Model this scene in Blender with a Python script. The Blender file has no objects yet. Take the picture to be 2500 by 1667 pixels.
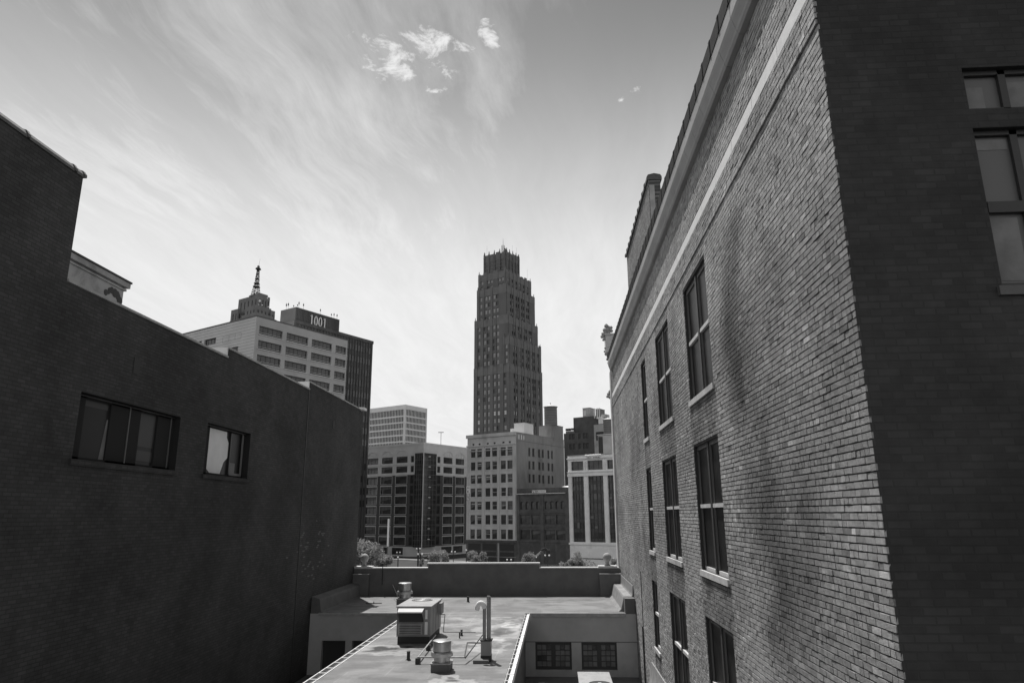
import bpy, math, random
import numpy as np
from mathutils import Vector, Matrix
random.seed(7)
rng = np.random.default_rng(7)
R = math.radians
sc = bpy.context.scene
COL = sc.collection

# ------------------------------------------------------------------ camera
FPX, PITCH, ROLL, YAW = 1692.8, R(14.007), R(-.371), R(3.4)
cp, sp, cr, sr = math.cos(PITCH), math.sin(PITCH), math.cos(ROLL), math.sin(ROLL)
_F = np.array([0, cp, sp]); _U = np.array([0, -sp, cp]); _R = np.array([1., 0, 0])
_R, _U = _R*cr+_U*sr, -_R*sr+_U*cr
_Z = np.array([[math.cos(YAW), -math.sin(YAW), 0], [math.sin(YAW), math.cos(YAW), 0], [0, 0, 1]])
_R, _U, _F = _Z@_R, _Z@_U, _Z@_F
cd = bpy.data.cameras.new('camera'); cam = bpy.data.objects.new('camera', cd); COL.objects.link(cam)
cam.matrix_world = Matrix(((_R[0], _U[0], -_F[0], 0), (_R[1], _U[1], -_F[1], 0), (_R[2], _U[2], -_F[2], 0), (0, 0, 0, 1)))
cd.sensor_width = 36; cd.lens = FPX/2500*36; cd.clip_start = .1; cd.clip_end = 6000
sc.camera = cam
# survey helpers: where the sight line of a measured point meets a plane of known distance
def ray(x, y): return _F+_R*(x-1250)/FPX-_U*(y-833.5)/FPX
def on_x(q, v): d = ray(*q); return d*v/d[0]
def on_y(q, v): d = ray(*q); return d*v/d[1]
def on_z(q, v): d = ray(*q); return d*v/d[2]
def pix(P): w = P@_F; return 1250+FPX*(P@_R)/w, 833.5-FPX*(P@_U)/w

# ------------------------------------------------------------------ world and sun
SUN = Vector((-.20, .40, .895)).normalized()
EL = math.asin(SUN.z); AZ = math.atan2(SUN.x, SUN.y)
w = bpy.data.worlds.new('World'); sc.world = w; w.use_nodes = True
nt = w.node_tree; nt.nodes.clear()
class NT:
    def __init__(s, t): s.t = t
    def n(s, ty, **k):
        o = s.t.nodes.new(ty)
        for a, b in k.items(): setattr(o, a, b)
        return o
    def link(s, a, b): s.t.links.new(a, b)
    def put(s, sock, v):
        if isinstance(v, (int, float)):
            try: sock.default_value = v
            except Exception: sock.default_value = (v, v, v)
        elif isinstance(v, (tuple, list)): sock.default_value = v
        else: s.link(v, sock)
    def m(s, op, a, b=0., c=0., clamp=False):
        o = s.n('ShaderNodeMath', operation=op, use_clamp=clamp)
        s.put(o.inputs[0], a); s.put(o.inputs[1], b); s.put(o.inputs[2], c); return o.outputs[0]
    def sm(s, v, a, b, lo=0., hi=1.):
        o = s.n('ShaderNodeMapRange', interpolation_type='SMOOTHSTEP')
        s.put(o.inputs[0], v); s.put(o.inputs[1], a); s.put(o.inputs[2], b); s.put(o.inputs[3], lo); s.put(o.inputs[4], hi)
        return o.outputs[0]
    def xyz(s, x, y, z):
        o = s.n('ShaderNodeCombineXYZ'); s.put(o.inputs[0], x); s.put(o.inputs[1], y); s.put(o.inputs[2], z); return o.outputs[0]
    def noise(s, v, scale, detail=4., rough=.5, dist=0., col=False):
        o = s.n('ShaderNodeTexNoise'); s.link(v, o.inputs['Vector'])
        s.put(o.inputs['Scale'], scale); s.put(o.inputs['Detail'], detail); s.put(o.inputs['Roughness'], rough); s.put(o.inputs['Distortion'], dist)
        return o.outputs['Color' if col else 'Fac']
N = NT(nt)
sky = N.n('ShaderNodeTexSky', sky_type='NISHITA', sun_disc=False, sun_elevation=EL, sun_rotation=AZ, air_density=1.0, dust_density=1.0, ozone_density=1.0)
bw = N.n('ShaderNodeRGBToBW'); N.link(sky.outputs[0], bw.inputs[0])
tc = N.n('ShaderNodeTexCoord'); sep = N.n('ShaderNodeSeparateXYZ'); N.link(tc.outputs['Generated'], sep.inputs[0])
dx, dy, dz = sep.outputs
zz = N.m('MAXIMUM', dz, 0.); den = N.m('ADD', zz, .10)
px = N.m('DIVIDE', dx, den); py = N.m('DIVIDE', dy, den)
base = N.m('MINIMUM', N.m('MULTIPLY', bw.outputs[0], .70), 3.5)
# thin high cloud: veils drawn out along the wind, thicker to the left and low down
warp = N.noise(N.xyz(px, py, 3.), .8, 4., .5, 0, True); ws = N.n('ShaderNodeSeparateXYZ'); N.link(warp, ws.inputs[0])
qx = N.m('ADD', N.m('ADD', px, N.m('MULTIPLY', py, -.06)), N.m('MULTIPLY', N.m('SUBTRACT', ws.outputs[0], .5), .42))
qy = N.m('ADD', py, N.m('MULTIPLY', N.m('SUBTRACT', ws.outputs[1], .5), .5))
s1 = N.noise(N.xyz(N.m('MULTIPLY', qx, 1.7), N.m('MULTIPLY', qy, .62), 1.3), 1.0, 8., .60)
s2 = N.noise(N.xyz(N.m('MULTIPLY', qx, 6.5), N.m('MULTIPLY', qy, 1.15), 7.), 1.6, 9., .68)
s4 = N.noise(N.xyz(N.m('MULTIPLY', qx, 20.), N.m('MULTIPLY', qy, 5.), 2.), 1.6, 8., .7)
s3 = N.noise(N.xyz(px, py, 12.), .55, 3., .5)
st = N.m('ADD', N.m('ADD', N.m('MULTIPLY', s1, .50), N.m('MULTIPLY', s2, .24)), N.m('ADD', N.m('MULTIPLY', s3, .18), N.m('MULTIPLY', s4, .08)))
# clear air up to the right, thicker veil down the left and towards the horizon
elev = N.sm(dz, .80, .30)
side = N.sm(N.m('ADD', px, N.m('MULTIPLY', N.m('SUBTRACT', ws.outputs[1], .5), .5)), .42, -.34)
bm = N.m('SUBTRACT', px, N.m('ADD', -.135, N.m('MULTIPLY', N.m('SUBTRACT', ws.outputs[2], .5), .25)))
beam = N.m('MULTIPLY', N.sm(N.m('ABSOLUTE', bm), .20, .0), .66)
cov = N.m('MAXIMUM', N.m('MULTIPLY', side, N.m('ADD', .56, N.m('MULTIPLY', elev, .30))), beam)
cov = N.m('SUBTRACT', cov, N.m('MULTIPLY', N.sm(px, -.50, -.98), N.sm(dz, .38, .54, 0., .42)))
cov = N.m('MAXIMUM', cov, N.sm(dz, .56, .15))
st = N.m('ADD', st, N.m('MULTIPLY', N.m('SUBTRACT', cov, .56), .34))
veil = N.sm(st, .32, .70)
hz = N.sm(dz, .69, .26)
veil = N.m('MAXIMUM', N.m('MULTIPLY', veil, N.sm(dz, .66, .30, .60, .90)), N.m('MULTIPLY', hz, .95))
veil = N.m('MULTIPLY', veil, N.m('ADD', .95, N.m('MULTIPLY', N.m('SUBTRACT', s2, .5), .40)), clamp=True)
# small torn cumulus at fixed places of the sky
puff = 0.
cn = N.noise(N.xyz(px, py, 5.), 15., 9., .68, .35)
for (x, y, ax, ay, th) in [(1000, 150, .11, .046, .41), (1060, 125, .03, .045, .40), (905, 148, .06, .02, .42), (930, 195, .06, .02, .46), (1140, 115, .05, .04, .47), (1187, 78, .016, .018, .38), (1195, 110, .016, .018, .38), (1558, 222, .013, .008, .41), (1470, 262, .03, .010, .56), (1518, 245, .007, .007, .49)]:
    c = ray(x, y); c = c/np.linalg.norm(c); hx = np.array([c[1], -c[0], 0]); hx /= np.linalg.norm(hx); vx = np.cross(hx, c)
    def dot(v):
        o = N.n('ShaderNodeVectorMath', operation='DOT_PRODUCT'); N.link(tc.outputs['Generated'], o.inputs[0]); o.inputs[1].default_value = tuple(v); return o.outputs['Value']
    e = N.m('ADD', N.m('POWER', N.m('DIVIDE', dot(hx), ax), 2.), N.m('POWER', N.m('DIVIDE', dot(vx), ay), 2.))
    e = N.m('MULTIPLY', N.m('SUBTRACT', 1., e), N.m('GREATER_THAN', dot(c), 0.), clamp=True)
    f = N.sm(N.m('SUBTRACT', N.m('ADD', cn, N.m('MULTIPLY', e, .17)), .14), th+.01, th+.27)
    f = N.m('MULTIPLY', f, N.m('MINIMUM', N.m('MULTIPLY', e, 5.), 1.))
    puff = N.m('MAXIMUM', puff, f)
tot = N.m('MAXIMUM', veil, N.m('MULTIPLY', puff, .92))
lum = N.m('ADD', N.m('MULTIPLY', base, N.m('SUBTRACT', 1., tot)), N.m('MULTIPLY', tot, 9.6))
cc = N.n('ShaderNodeCombineColor')
for i in range(3): N.link(lum, cc.inputs[i])
bg = N.n('ShaderNodeBackground'); N.link(cc.outputs[0], bg.inputs[0]); bg.inputs[1].default_value = .095
wo = N.n('ShaderNodeOutputWorld'); N.link(bg.outputs[0], wo.inputs[0])
sd = bpy.data.lights.new('sun', 'SUN'); sun = bpy.data.objects.new('sun', sd); COL.objects.link(sun)
sd.energy = 5.0; sd.angle = R(.5); sd.color = (1, .985, .97)
sun.rotation_euler = SUN.to_track_quat('Z', 'Y').to_euler(); sun.location = (-20, 30, 90)
sc.view_settings.view_transform = 'Standard'; sc.view_settings.look = 'None'; sc.view_settings.exposure = 0; sc.view_settings.gamma = 1
sc.render.engine = 'CYCLES'; sc.render.resolution_x = 1024; sc.render.resolution_y = 682

# ------------------------------------------------------------------ materials
MATS = {}
def mat(name, g, rough=.8, var=.0, vs=1., bump=0., bs=20., metal=0., spec=.3, attr=None, stain=0., ss=.3, stretch=(1, 1, 1)):
    m = bpy.data.materials.new(name); m.use_nodes = True; M = NT(m.node_tree); m.node_tree.nodes.clear()
    b = M.n('ShaderNodeBsdfPrincipled'); o = M.n('ShaderNodeOutputMaterial'); M.link(b.outputs[0], o.inputs[0])
    b.inputs['Roughness'].default_value = rough; b.inputs['Metallic'].default_value = metal; b.inputs['Specular IOR Level'].default_value = spec
    t = M.n('ShaderNodeTexCoord'); mp = M.n('ShaderNodeMapping'); M.link(t.outputs['Object'], mp.inputs[0]); mp.inputs['Scale'].default_value = stretch
    v = mp.outputs[0]
    val = g
    if attr:
        a = M.n('ShaderNodeAttribute', attribute_name=attr); val = M.m('MULTIPLY', a.outputs['Fac'], g)
    if var:
        f = M.noise(v, vs, 6., .6)
        val = M.m('MULTIPLY', val, M.m('ADD', 1.-var, M.m('MULTIPLY', M.sm(f, .3, .7), 2*var)))
    if stain:
        f = M.noise(v, ss, 5., .65, .4)
        val = M.m('MULTIPLY', val, M.m('SUBTRACT', 1., M.m('MULTIPLY', M.sm(f, .5, .68), stain)))
    c = M.n('ShaderNodeCombineColor')
    for i in range(3): M.put(c.inputs[i], val)
    M.link(c.outputs[0], b.inputs['Base Color'])
    if bump:
        bp = M.n('ShaderNodeBump'); bp.inputs['Strength'].default_value = bump; bp.inputs['Distance'].default_value = .02
        M.link(M.noise(v, bs, 6., .65), bp.inputs['Height']); M.link(bp.outputs[0], b.inputs['Normal'])
    MATS[name] = m; return m
def brickmat(name, c1, c2, mortar, axis, bump=.5, w=.21, h=.075, mo=.010, var=.25, vs=.5, pale=None):
    m = bpy.data.materials.new(name); m.use_nodes = True; M = NT(m.node_tree); m.node_tree.nodes.clear()
    b = M.n('ShaderNodeBsdfPrincipled'); o = M.n('ShaderNodeOutputMaterial'); M.link(b.outputs[0], o.inputs[0])
    b.inputs['Roughness'].default_value = .88; b.inputs['Specular IOR Level'].default_value = .25
    t = M.n('ShaderNodeTexCoord'); s = M.n('ShaderNodeSeparateXYZ'); M.link(t.outputs['Object'], s.inputs[0])
    if axis == 'xy': u = M.m('ADD', s.outputs[0], M.m('MULTIPLY', s.outputs[1], 1.0))
    else: u = s.outputs['XY'.index(axis)]
    v = M.xyz(u, s.outputs[2], 0.)
    br = M.n('ShaderNodeTexBrick'); M.link(v, br.inputs['Vector'])
    br.inputs['Color1'].default_value = (c1,)*3+(1,); br.inputs['Color2'].default_value = (c2,)*3+(1,); br.inputs['Mortar'].default_value = (mortar,)*3+(1,)
    br.inputs['Scale'].default_value = 1; br.inputs['Brick Width'].default_value = w; br.inputs['Row Height'].default_value = h
    br.inputs['Mortar Size'].default_value = mo; br.inputs['Mortar Smooth'].default_value = .3; br.inputs['Bias'].default_value = -.15
    rg = M.n('ShaderNodeRGBToBW'); M.link(br.outputs['Color'], rg.inputs[0]); val = rg.outputs[0]
    f = M.noise(t.outputs['Object'], vs, 6., .6, .3)
    val = M.m('MULTIPLY', val, M.m('ADD', 1.-var, M.m('MULTIPLY', M.sm(f, .3, .7), 2*var)))
    f2 = M.noise(v, 6., 3., .6); val = M.m('MULTIPLY', val, M.m('ADD', .75, M.m('MULTIPLY', f2, .5)))
    if pale:   # a patch of old pale paint on scattered bricks: (u, z, su, sz)
        cell = M.n('ShaderNodeTexWhiteNoise', noise_dimensions='2D')
        row = M.m('FLOOR', M.m('DIVIDE', s.outputs[2], h))
        M.link(M.xyz(M.m('FLOOR', M.m('DIVIDE', M.m('ADD', u, M.m('MULTIPLY', M.m('MODULO', row, 2.), w*.5)), w)), row, 0.), cell.inputs['Vector'])
        pu, pz, su, sz = pale
        e = M.m('ADD', M.m('POWER', M.m('DIVIDE', M.m('SUBTRACT', u, pu), su), 2.), M.m('POWER', M.m('DIVIDE', M.m('SUBTRACT', s.outputs[2], pz), sz), 2.))
        e = M.m('MULTIPLY', M.m('SUBTRACT', 1., e, clamp=True), .45)
        hit = M.m('LESS_THAN', cell.outputs['Value'], M.m('MULTIPLY', e, .22))
        val = M.m('ADD', val, M.m('MULTIPLY', M.m('MULTIPLY', hit, M.m('SUBTRACT', 1., br.outputs['Fac'])), .09))
    c = M.n('ShaderNodeCombineColor')
    for i in range(3): M.link(val, c.inputs[i])
    M.link(c.outputs[0], b.inputs['Base Color'])
    bp = M.n('ShaderNodeBump'); bp.inputs['Strength'].default_value = bump; bp.inputs['Distance'].default_value = .01
    hh = M.m('ADD', M.m('SUBTRACT', 1., br.outputs['Fac']), M.m('MULTIPLY', M.noise(v, 40., 4., .6), .35))
    M.link(hh, bp.inputs['Height']); M.link(bp.outputs[0], b.inputs['Normal'])
    MATS[name] = m; return m
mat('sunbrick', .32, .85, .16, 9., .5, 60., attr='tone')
mat('mortar', .06, .9, .2, 8., .4, 50.)
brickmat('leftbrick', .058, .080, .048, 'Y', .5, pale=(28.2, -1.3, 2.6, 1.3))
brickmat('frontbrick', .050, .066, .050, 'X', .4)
brickmat('mixbrick', .14, .28, .10, 'Y', .7)
brickmat('darkbrick', .12, .17, .12, 'xy', .3)
mat('glass', .04, .06, spec=.6)
mat('near_black', .040, .9, spec=.05); mat('glass_dim', .04, .3, spec=.08); mat('pane_dim', .055, .5); mat('tile_dark', .045, .9, .15, 6., .1, 20., spec=.05)
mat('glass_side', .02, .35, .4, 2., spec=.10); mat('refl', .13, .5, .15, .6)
mat('glass_mid', .05, .12, .5, .4, spec=.5)
mat('frame_dark', .06, .5); mat('frame_light', .62, .5, .1, 6.); mat('frame_grey', .16, .5)
mat('blind', .22, .9, .2, 3.); mat('blind_pale', .50, .9, .08, 5.)
mat('limestone', .55, .8, .1, 3., .15, 30., stain=.25, ss=.6)
mat('whitestone', .78, .7, .06, 4., .1, 30.)
mat('tile', .11, .6, .2, 6., .2, 20.)
mat('cornice', .31, .6, .12, 2., .15, 20., stretch=(1, .4, 1))
mat('flash', .62, .45, .1, 2., metal=.0, spec=.5)
mat('white', .82, .5, .05, 2., .05, 10.)
mat('stucco', .15, .85, .12, 1.5, .2, 30.); mat('stucco_light', .46, .85, .08, 1.2, .15, 30., stain=.12, ss=.8)
mat('coping', .62, .5, .06, 3.); mat('coping_grey', .40, .6, .15, 4.)
mat('galv', .50, .30, .15, 5., metal=.75, spec=.5, stretch=(1, 1, .3)); mat('galvdull', .40, .5, .2, 3., .1, 12., metal=.2)
mat('hvac', .27, .5, .08, 2.); mat('hvac_top', .36, .5, .08, 3., stain=.15, ss=2.); mat('dark', .05, .7); mat('black', .012, .8)
mat('hood', .48, .5, .05, 3.); mat('kerbflash', .26, .6, .2, 4., .2, 15.); mat('pipe', .05, .5); mat('ballstone', .33, .7, .06, 8., .1, 30.)
mat('asphalt', .05, .9, .2, .3); mat('pavement', .22, .9, .15, .5)
mat('b_panel', .46, .7, .08, .2); mat('b_panel_skylit', .60, .7, .06, .2)  # left face paler than the right: sky light put into its colour
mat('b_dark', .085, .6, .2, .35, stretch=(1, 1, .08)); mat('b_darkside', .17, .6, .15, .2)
mat('b_tower', .155, .85, .14, .25, .2, 2., stretch=(1, 1, .3)); mat('b_towertop', .19, .85, .12, .4)
mat('b_mast', .20, .85, .12, .2); mat('b_grid', .86, .7, .05, .2); mat('b_gridglass', .03, .3, .3, 1.2)
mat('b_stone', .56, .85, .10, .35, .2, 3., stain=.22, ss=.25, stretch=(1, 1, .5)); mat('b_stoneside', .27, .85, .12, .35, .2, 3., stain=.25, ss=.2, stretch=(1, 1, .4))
mat('b_upper', .66, .8, .07, .3, .1, 3.); mat('b_brick', .095, .85, .12, 1.); mat('b_low', .115, .85, .25, .6, .3, 2.)
mat('b_terra', .88, .6, .06, .8, .1, 4., stain=.1, ss=.5); mat('b_grey', .42, .85, .12, .4, stain=.2, ss=.5); mat('b_char', .10, .9, .15, .5)
mat('pane_light', .46, .4, .35, .22); mat('pane_bright', .8, .5); mat('spandrel', .07, .3, .3, 1.)
mat('bark', .10, .9, .2, 5.); mat('soil', .10, .95, .2, 1.)
mat('globe', .85, .4)
mat('sandstone', .34, .8, .18, 12., .6, 30.)
def leafmat():
    m = bpy.data.materials.new('leaf'); m.use_nodes = True; M = NT(m.node_tree); m.node_tree.nodes.clear()
    o = M.n('ShaderNodeOutputMaterial'); d = M.n('ShaderNodeBsdfDiffuse'); t = M.n('ShaderNodeBsdfTranslucent'); x = M.n('ShaderNodeMixShader'); x.inputs[0].default_value = .45
    c = M.n('ShaderNodeTexCoord'); f = M.noise(c.outputs['Object'], 1.2, 5., .6); v = M.sm(f, .3, .7, .16, .42); k = M.n('ShaderNodeCombineColor')
    for i in range(3): M.link(v, k.inputs[i])
    M.link(k.outputs[0], d.inputs[0]); M.link(k.outputs[0], t.inputs[0]); M.link(d.outputs[0], x.inputs[1]); M.link(t.outputs[0], x.inputs[2]); M.link(x.outputs[0], o.inputs[0]); MATS['leaf'] = m
leafmat()
# roof membrane: grey sheet with pale ponding rings, dark streaks and lap seams
def roofmat():
    m = bpy.data.materials.new('membrane'); m.use_nodes = True; M = NT(m.node_tree); m.node_tree.nodes.clear()
    b = M.n('ShaderNodeBsdfPrincipled'); o = M.n('ShaderNodeOutputMaterial'); M.link(b.outputs[0], o.inputs[0])
    b.inputs['Roughness'].default_value = .65
    t = M.n('ShaderNodeTexCoord'); s = M.n('ShaderNodeSeparateXYZ'); M.link(t.outputs['Object'], s.inputs[0]); v = t.outputs['Object']
    x, y, z = s.outputs
    n1 = M.noise(v, .8, 6., .6, .8); n2 = M.noise(M.xyz(M.m('MULTIPLY', x, .35), M.m('MULTIPLY', y, 2.2), 0.), 1.0, 6., .6, .5)
    val = M.m('ADD', .125, M.m('MULTIPLY', M.sm(n1, .38, .62), .075)); val = M.m('ADD', val, M.m('MULTIPLY', M.m('SUBTRACT', n2, .5), .20))
    f = M.noise(v, 14., 4., .6); val = M.m('ADD', val, M.m('MULTIPLY', M.m('SUBTRACT', f, .5), .05))
    wx = M.m('ADD', x, M.m('MULTIPLY', M.m('SUBTRACT', M.noise(v, 1.6, 4., .6), .5), 1.6)); wy = M.m('ADD', y, M.m('MULTIPLY', M.m('SUBTRACT', M.noise(v, 1.3, 4., .6), .5), 2.6))
    for (cx, cy, rx, ry, k) in [(-1.9, 24.3, .7, 1.6, .12), (-1.55, 25.8, .35, .6, .12), (-2.0, 21.8, .5, 1.2, .10), (-5.0, 21.0, .9, .8, .10), (-3.2, 21.8, 1.3, .7, .07), (-2.5, 17.2, .45, .5, .13), (-1.9, 27.2, .5, .5, .08), (-3.8, 26.3, 1.2, .9, .08)]:
        e = M.m('SQRT', M.m('ADD', M.m('POWER', M.m('DIVIDE', M.m('SUBTRACT', wx, cx), rx), 2.), M.m('POWER', M.m('DIVIDE', M.m('SUBTRACT', wy, cy), ry), 2.)))
        ring = M.m('MULTIPLY', M.sm(e, .45, .85), M.sm(e, 1.25, .95)); val = M.m('ADD', val, M.m('MULTIPLY', ring, k*1.25))
        val = M.m('SUBTRACT', val, M.m('MULTIPLY', M.sm(e, .6, .3), k*.6))
    # darker elliptical patch at the cooler's foot
    e = M.m('ADD', M.m('POWER', M.m('DIVIDE', M.m('SUBTRACT', wx, -4.3), 1.25), 2.), M.m('POWER', M.m('DIVIDE', M.m('SUBTRACT', wy, 21.15), .35), 2.))
    val = M.m('SUBTRACT', val, M.m('MULTIPLY', M.sm(e, 1.1, .2), .11))
    for sx in (-5.2, -4.2, -3.15, -1.75):    # lap seams
        sx2 = M.m('ADD', M.m('ABSOLUTE', M.m('SUBTRACT', x, M.m('ADD', sx, M.m('MULTIPLY', M.noise(v, .5, 2.), .1)))), 0.)
        val = M.m('ADD', val, M.m('MULTIPLY', M.m('MULTIPLY', M.sm(sx2, .028, .006), M.m('LESS_THAN', y, 28.6)), M.m('MULTIPLY', M.sm(n1, .42, .62), .055)))
    for sy in (29.6, 30.9, 32.4, 33.6):
        sy2 = M.m('ABSOLUTE', M.m('SUBTRACT', y, M.m('ADD', sy, M.m('MULTIPLY', M.noise(v, .4, 2.), .2))))
        val = M.m('SUBTRACT', val, M.m('MULTIPLY', M.sm(sy2, .03, .01), .05))
    c = M.n('ShaderNodeCombineColor')
    for i in range(3): M.link(val, c.inputs[i])
    M.link(c.outputs[0], b.inputs['Base Color'])
    bp = M.n('ShaderNodeBump'); bp.inputs['Strength'].default_value = .35; bp.inputs['Distance'].default_value = .04
    M.link(M.noise(v, 1.6, 5., .6), bp.inputs['Height']); M.link(bp.outputs[0], b.inputs['Normal'])
    MATS['membrane'] = m
roofmat()

# ------------------------------------------------------------------ mesh helpers
class MB:
    def __init__(s): s.v = []; s.f = []; s.mi = []; s.mats = []; s.M = Matrix.Identity(4); s.cur = 0
    def mat(s, n):
        if n not in s.mats: s.mats.append(n)
        s.cur = s.mats.index(n); return s
    def add(s, vs, fs):
        o = len(s.v); s.v += [tuple(s.M@Vector(p)) for p in vs]
        for f in fs: s.f.append([o+i for i in f]); s.mi.append(s.cur)
    def box(s, x0, y0, z0, x1, y1, z1):
        s.add([(x0, y0, z0), (x1, y0, z0), (x1, y1, z0), (x0, y1, z0), (x0, y0, z1), (x1, y0, z1), (x1, y1, z1), (x0, y1, z1)],
              [(3, 2, 1, 0), (4, 5, 6, 7), (0, 1, 5, 4), (1, 2, 6, 5), (2, 3, 7, 6), (3, 0, 4, 7)])
    def quad(s, a, b, c, d): s.add([a, b, c, d], [(0, 1, 2, 3)])
    def cyl(s, p0, p1, r0, r1=None, n=16, cap=True):
        r1 = r0 if r1 is None else r1
        p0, p1 = Vector(p0), Vector(p1); d = (p1-p0).normalized(); a = d.orthogonal().normalized(); b = d.cross(a)
        vs = [p0+(a*math.cos(2*math.pi*i/n)+b*math.sin(2*math.pi*i/n))*r0 for i in range(n)]+[p1+(a*math.cos(2*math.pi*i/n)+b*math.sin(2*math.pi*i/n))*r1 for i in range(n)]
        fs = [(i, (i+1) % n, n+(i+1) % n, n+i) for i in range(n)]
        if cap: fs += [tuple(range(n))[::-1], tuple(range(n, 2*n))]
        s.add(vs, fs)
    def tube(s, pts, r, n=10):
        for a, b in zip(pts, pts[1:]): s.cyl(a, b, r, r, n)
        for p in pts[1:-1]: s.sphere(p, r*1.05, 8, 6)
    def sphere(s, c, r, n=24, m=14, sc=(1, 1, 1)):
        vs = []; fs = []
        for j in range(m+1):
            t = math.pi*j/m
            for i in range(n):
                p = 2*math.pi*i/n; vs.append((c[0]+r*sc[0]*math.sin(t)*math.cos(p), c[1]+r*sc[1]*math.sin(t)*math.sin(p), c[2]+r*sc[2]*math.cos(t)))
        for j in range(m):
            for i in range(n): fs.append((j*n+i, (j+1)*n+i, (j+1)*n+(i+1) % n, j*n+(i+1) % n))
        s.add(vs, fs)
    def lathe(s, c, prof, n=32):
        vs = []; fs = []
        for (r, z) in prof:
            for i in range(n): a = 2*math.pi*i/n; vs.append((c[0]+r*math.cos(a), c[1]+r*math.sin(a), c[2]+z))
        for j in range(len(prof)-1):
            for i in range(n): fs.append((j*n+i, j*n+(i+1) % n, (j+1)*n+(i+1) % n, (j+1)*n+i))
        s.add(vs, fs)
    def extr_y(s, prof, y0, y1, close=True):   # profile of (x, z) run along y
        n = len(prof); vs = [(x, y0, z) for x, z in prof]+[(x, y1, z) for x, z in prof]
        fs = [(i, (i+1) % n, n+(i+1) % n, n+i) for i in range(n if close else n-1)]
        if close: fs += [tuple(range(n))[::-1], tuple(range(n, 2*n))]
        s.add(vs, fs)
    def build(s, name, parent=None, smooth=False, **tags):
        me = bpy.data.meshes.new(name); me.from_pydata(s.v, [], s.f)
        for m in s.mats: me.materials.append(MATS[m])
        if len(s.mats) > 1: me.polygons.foreach_set('material_index', s.mi)
        me.update()
        import bmesh
        bm = bmesh.new(); bm.from_mesh(me); bmesh.ops.recalc_face_normals(bm, faces=bm.faces); bm.to_mesh(me); bm.free()
        if smooth:
            me.polygons.foreach_set('use_smooth', [True]*len(me.polygons)); me.set_sharp_from_angle(angle=R(35))
        o = bpy.data.objects.new(name, me); COL.objects.link(o)
        if parent is not None:
            o.parent = parent; o.matrix_parent_inverse = Matrix.Translation(-Vector(parent.location)) if parent.type == 'EMPTY' else Matrix.Identity(4)
        for k, v in tags.items(): o[k] = v
        return o
def M_(*m):
    b = MB()
    if m: b.mat(m[0])
    return b
def thing(name, label, cat, loc=(0, 0, 0), group=None):
    o = bpy.data.objects.new(name, None); COL.objects.link(o); o.location = loc; o['label'] = label; o['category'] = cat
    if group: o['group'] = group
    return o
def tag(o, label, cat, group=None):
    o['label'] = label; o['category'] = cat
    if group: o['group'] = group
    return o
def struct(o): o['kind'] = 'structure'; return o

# ------------------------------------------------------------------ ground
GZ = -13.
b = M_('asphalt'); b.quad((-3000, -1500, GZ), (3000, -1500, GZ), (3000, 4500, GZ), (-3000, 4500, GZ)); struct(b.build('ground'))
b = M_('pavement')
b.M = Matrix.Translation((3.8, 191.5, 0))@Matrix.Rotation(R(-30), 4, 'Z'); b.box(-60, -5, GZ-.3, 60, -.2, GZ+.14); struct(b.build('pavement'))

# ------------------------------------------------------------------ sunlit brick building on the right
XR, Y0, Y1 = 3.01, 6.8, 34.98
RB = thing('brick_building', 'tall brick building on the right with the sunlit side wall, white band and cornice', 'building', (XR, Y0, GZ))
WINS = []
for r_, (za, zb) in enumerate([(2.38, 4.90), (-1.13, 1.39), (-4.55, -2.05)]):
    WINS += [(13.02, 15.35, za, zb, 2), (17.6, 19.92, za, zb, 2), (22.3, 23.45, za if r_ < 2 else -4.0, zb, 1)]
def wall_holes(b, fixed, u0, u1, v0, v1, ops, dep, P, rev=None):   # P(u,d,v) gives the point
    us = sorted({u0, u1, *[o[0] for o in ops], *[o[1] for o in ops]}); vs = sorted({v0, v1, *[o[2] for o in ops], *[o[3] for o in ops]})
    us = [u for u in us if u0 <= u <= u1]; vs = [v for v in vs if v0 <= v <= v1]
    for i in range(len(us)-1):
        run = None
        for j in range(len(vs)-1):
            cu, cv = (us[i]+us[i+1])/2, (vs[j]+vs[j+1])/2
            hole = any(o[0] < cu < o[1] and o[2] < cv < o[3] for o in ops)
            if not hole and run is None: run = vs[j]
            if (hole or j == len(vs)-2) and run is not None:
                top = vs[j] if hole else vs[j+1]
                b.quad(P(us[i], 0, run), P(us[i+1], 0, run), P(us[i+1], 0, top), P(us[i], 0, top)); run = None
    if rev: b.mat(rev)
    for (a, c, d, e) in [o[:4] for o in ops]:
        b.quad(P(a, 0, d), P(a, dep, d), P(a, dep, e), P(a, 0, e)); b.quad(P(c, 0, d), P(c, 0, e), P(c, dep, e), P(c, dep, d))
        b.quad(P(a, 0, e), P(a, dep, e), P(c, dep, e), P(c, 0, e)); b.quad(P(a, 0, d), P(c, 0, d), P(c, dep, d), P(a, dep, d))
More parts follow.
